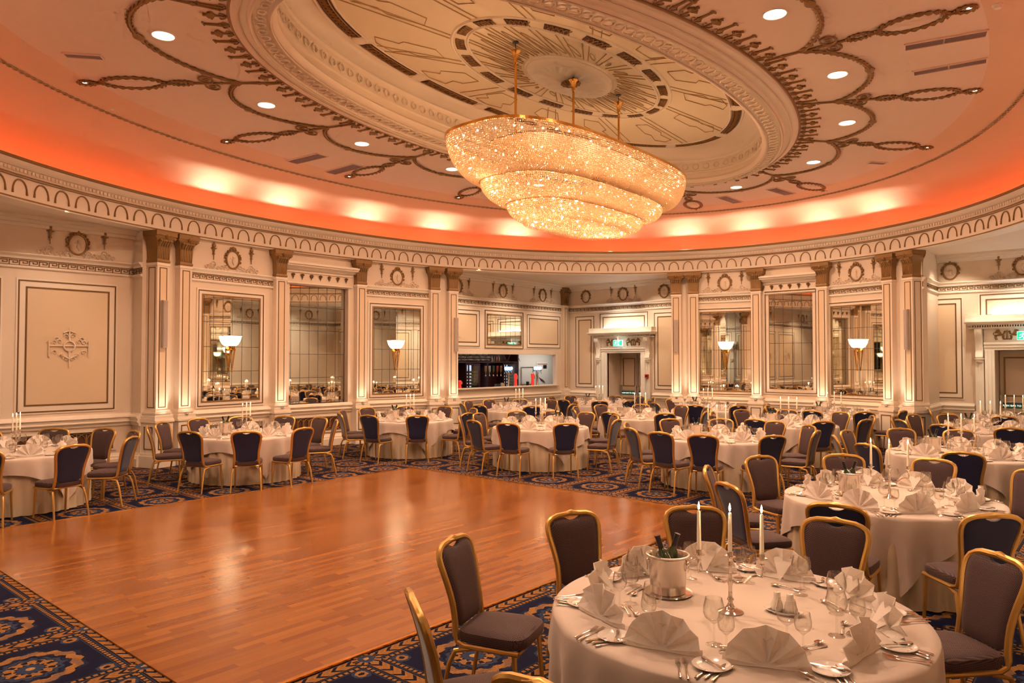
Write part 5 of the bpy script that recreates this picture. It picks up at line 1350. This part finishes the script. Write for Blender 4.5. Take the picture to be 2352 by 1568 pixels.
for ti, (key, (c, tn, angs, cr, va, bs)) in enumerate(TBL.items()):
    u, v = c; detail = key in ('T1', 'T2'); mid = key in ('D', 'H', 'L', 'B', 'J', 'M')
    rot = R({'T1': 100, 'T2': 62, 'D': 202, 'H': 190, 'C': 205, 'B': 215, 'A': 250, 'L': 185}.get(key, 195 + ti*9))
    cl, sk = cloth_meshes(rot, ti + 1)
    r = empty('round_table', T(u, v, 0), f'round banquet table hidden under cloths, the {tn}', 'table', 'round banquet tables')
    mobj('tabletop', tt_me, r)
    for a in (45, 135, 225, 315): mobj('leg', leg_me, r, Matrix.Translation((.55*cos(R(a)), .55*sin(R(a)), 0)))
    tag(mobj('table_skirt', sk, None, T(u, v, 0)), f'pleated ivory floor-length skirt round the {tn}', 'table skirt', 'ivory table skirts')
    tag(mobj('overlay_cloth', cl, None, T(u, v, 0)), f'white square cloth laid over the {tn}', 'tablecloth', 'white overlay cloths')
    wd = ordv(angs, u, v)
    for j, a in enumerate(angs):
        random.seed(ti*31 + j); rr = cr + random.uniform(-.03, .03); x, y = u + rr*cos(R(a)), v + rr*sin(R(a))
        w_, side = wd[a]
        if key == 'K' and x > 18.9: continue
        place(CHAIR, T(x, y, .0 if not (FX0 < x < FX1 and FY0 < y < FY1) else .012, R(a) + pi/2 + random.uniform(-.12, .12)),
              f'gold framed navy-backed chair, {w_} of the {tn}', 'chair', f'chairs round the {tn}')
    # centre: candelabra with three tapers, wine bucket, cruets
    vx = Vector((u, v)).normalized(); side_ = Vector((vx.y, -vx.x)); alpha = math.acos(min(1, va))
    cd = atan2(side_.y, side_.x) + alpha
    cx_, cy_ = (at(1678, 1405, TZ) if key == 'T1' else (u, v))
    place(CAND, T(cx_, cy_, TZ, cd), f'silver three-armed candelabra on the {tn}', 'candelabra', 'silver candelabras')
    for q, nm in ((-.155, 'left'), (0, 'centre'), (.155, 'right')):
        place(CANDLE, T(cx_ + q*cos(cd), cy_ + q*sin(cd), TZ + .292), f'{nm} lit taper candle of the candelabra on the {tn}', 'candle', 'lit taper candles')
    light('POINT', 'candle_glow', (cx_, cy_, TZ + .555), 2.2, (1, .62, .30), .012)
    bx, by = at(1534, 1362, TZ) if key == 'T1' else (u + side_.x*.34*bs - vx.x*.02, v + side_.y*.34*bs - vx.y*.02)
    if key != 'N':
        place(BUCK, T(bx, by, TZ, cd), f'silver ice bucket with two wine bottles on the {tn}', 'ice bucket', 'silver ice buckets')
        for s, nm in ((-1, 'left'), (1, 'right')):
            Mw = T(bx - side_.x*s*.036 + vx.x*s*.040, by - side_.y*s*.036 + vx.y*s*.040, TZ + .034) @ Matrix.Rotation(R(17)*s, 4, Vector((vx.x, vx.y, 0)))
            place(WINE, Mw, f'green wine bottle leaning {nm} in the bucket on the {tn}', 'wine bottle', 'wine bottles in ice buckets')
    sx, sy = at(1800, 1408, TZ) if key == 'T1' else (u + side_.x*.27 - vx.x*.06, v + side_.y*.27 - vx.y*.06)
    ca = atan2(side_.y, side_.x) - .3
    place(CRD, T(sx, sy, TZ, ca), f'small white dish with black paper under the cruets, {tn}', 'dish', 'cruet dishes')
    place(SAL, T(sx - .032*cos(ca), sy - .032*sin(ca), TZ + .0115), f'white china salt pot, left one on the dish, {tn}', 'salt pot', 'white salt pots')
    place(PEP, T(sx + .032*cos(ca), sy + .032*sin(ca), TZ + .0115), f'white china pepper pot, right one on the dish, {tn}', 'pepper pot', 'white pepper pots')
    # ten place settings
    off = {'T1': -1, 'T2': -5, 'D': 21, 'H': 22, 'B': 18, 'L': 10, 'M': 18}.get(key, 15); sets = [((off + 36*k + 180) % 360) - 180 for k in range(10)]; ws = ordv(sets, u, v)
    for j, a in enumerate(sets):
        random.seed(1000 + ti*50 + j); A = R(a); e = Vector((cos(A), sin(A))); tn_ = Vector((-sin(A), cos(A)))   # e outwards, tn_ tangential
        P = lambda ro, ta: (u + e.x*ro + tn_.x*ta, v + e.y*ro + tn_.y*ta)
        w_, side = ws[a]; face = A - pi/2 + pi
        x, y = P(.72, random.uniform(-.02, .02))
        place(NAP, T(x, y, TZ, face + random.uniform(-.35, .35)), f'white fan-folded napkin, {w_} of the {tn}', 'napkin', f'fan napkins on the {tn}')
        for G_, ro, ta, nm in ((GLW, .50, .13, 'large wine glass'), (GLS, .55, .21, 'small wine glass')):
            x, y = P(ro + random.uniform(-.02, .02), ta*1.0 + random.uniform(-.015, .015))
            if hypot(x-bx, y-by) < .17: x, y = P(ro + .06, ta + .05)
            if hypot(x-bx, y-by) < .15 or hypot(x-sx, y-sy) < .13: x, y = P(ro + .12, ta - .30)
            place(G_, T(x, y, TZ), f'{nm}, {w_} of the {tn}', 'wine glass', f'{nm}es on the {tn}')
        x, y = P(.74, -.235); sh = random.uniform(-.1, .1)
        place(PLT, T(x, y, TZ), f'white side plate, {w_} of the {tn}', 'side plate', 'white side plates')
        def cut(K, ro, ta, rot_, nm, z=TZ):
            x, y = P(ro, ta); place(K, T(x, y, z, A + pi/2 + rot_), f'silver {nm}, {w_} of the {tn}', nm.split()[-1], f'silver {nm}s')
        if detail or mid or key in ('C', 'E', 'F', 'A'): cut(BK, .74, -.225, .5 + sh, 'butter knife', TZ + .014)
        if detail or mid:
            cut(KN, .78, .245, .05 + sh, 'dinner knife'); cut(FK, .77, -.13 if False else -.345, sh, 'dinner fork')
        if detail:
            cut(KN2, .775, .275, .05 + sh, 'starter knife'); cut(FK2, .77, -.375, sh, 'starter fork')
            cut(SSP, .77, .305, .08 + sh, 'soup spoon'); cut(DF, .55, -.09, pi/2 - .15, 'dessert fork'); cut(SP, .52, -.07, -pi/2 - .1, 'dessert spoon')
for o in (CHAIR, GLW):
    if o.name not in USED: print('UNUSED', o.name)

# ---------------------------------------------------------------- room lighting
for (x, y, tx) in ((18.9, 12.6, U1), (18.9, 1.85, U1), (.5, 12.6, U0), (.5, 1.85, U0)):  # pair behind the camera added to brighten the mirror reflections
    light('SPOT', 'door_spot', (x, y, ZA-.03), 110, (1, .86, .66), .05, R(70), .7, (tx, y, 2.2))
for (x, y, tx, ty) in ((14.6, 13.7, 14.8, 14.95), (16.9, 13.7, 17.0, 14.95), (19.0, 13.4, 19.2, 14.95), (19.2, 11.4, 20.3, 11.2), (4.3, 13.6, 4.3, 14.95), (2.0, 13.6, 2.0, 14.95), (19.3, 3.0, 20.3, 3.4), (16, .9, 16.2, V0), (4.4, .9, 4.4, V0), (12, .9, 12, V0), (8, .9, 8, V0), (.4, 9, U0, 9), (.4, 5, U0, 5)):
    pass
for (x, y, tx, ty) in ((14.6, 13.7, 14.8, 14.95), (16.9, 13.7, 17.0, 14.95), (19.0, 13.4, 19.2, 14.95), (19.2, 11.4, 20.3, 11.2), (4.3, 13.6, 4.3, 14.95), (2.0, 13.6, 2.0, 14.95), (19.3, 3.0, 20.3, 3.4), (16, .9, 16.2, V0), (4.4, .9, 4.4, V0), (1, 10.8, U0, 11.2)):
    light('SPOT', 'alcove_fill_spot', (x, y, ZA-.03), 95, (1, .76, .55), .05, R(95), .9, (tx, ty, 1.9))  # spots without fittings that brighten the alcove walls
w = bpy.data.worlds.new('world'); SC.world = w; w.use_nodes = True; w.node_tree.nodes['Background'].inputs[0].default_value = (1, .72, .5, 1); w.node_tree.nodes['Background'].inputs[1].default_value = .0

def ray_ring(px, off):
    x = (px - 1176)/F; X, Y = x, cos(PITCH); dx, dy = X*D1[0] + Y*D1[1], X*D2[0] + Y*D2[1]; best = None
    for i in range(1440):
        t = 2*pi*i/1440; p = ringpt(t, off); dep = p[0]*dx + p[1]*dy
        if dep > 0 and hypot(*p) > 9:
            e = abs(p[0]*dy - p[1]*dx)
            if best is None or e < best[0]: best = (e, t)
    return best[1]
for px in (495, 655, 845, 1010, 1190, 1400, 1575, 1722, 1880, 2010):
    t = ray_ring(px, .0); p = ringpt(t, .005); q = ringpt(t, -.05)
    light('SPOT', 'cornice_spot', (p[0], p[1], 5.11), 36, (1, .80, .60), .012, R(150), 1.0, (q[0], q[1], 6.05))

# added fill spots without fittings above the camera's corner, lighting the near tables
for x, y, tx, ty, e in ((.6, 1.4, 3.4, 1.6, 14), (2.6, .2, 4.2, 1.6, 15), (.3, 3.4, 3.0, 3.2, 60), (6.0, .0, 7.5, 1.7, 40)):
    light('SPOT', 'alcove_fill_spot', (x, y, ZA-.03), e, (1, .72, .50), .08, R(100), 1.0, (tx, ty, .6))
for x, y, tx, ty in ((15.2, 1.3, 15.6, V0), (17.6, 1.3, 17.6, V0), (11.4, 1.4, 11.4, V0), (9.4, 1.4, 9.4, V0), (7.4, 1.4, 7.4, V0), (1.0, 9.0, U0, 9.0), (1.0, 6.0, U0, 6.0), (1.2, 12, U0, 12.3)):  # added spots brightening the camera-side walls so the mirrors reflect more
    light('SPOT', 'mirror_fill_spot', (x, y, ZA-.03), 115, (1, .93, .78), .06, R(95), 1.0, (tx, ty, 2.4))
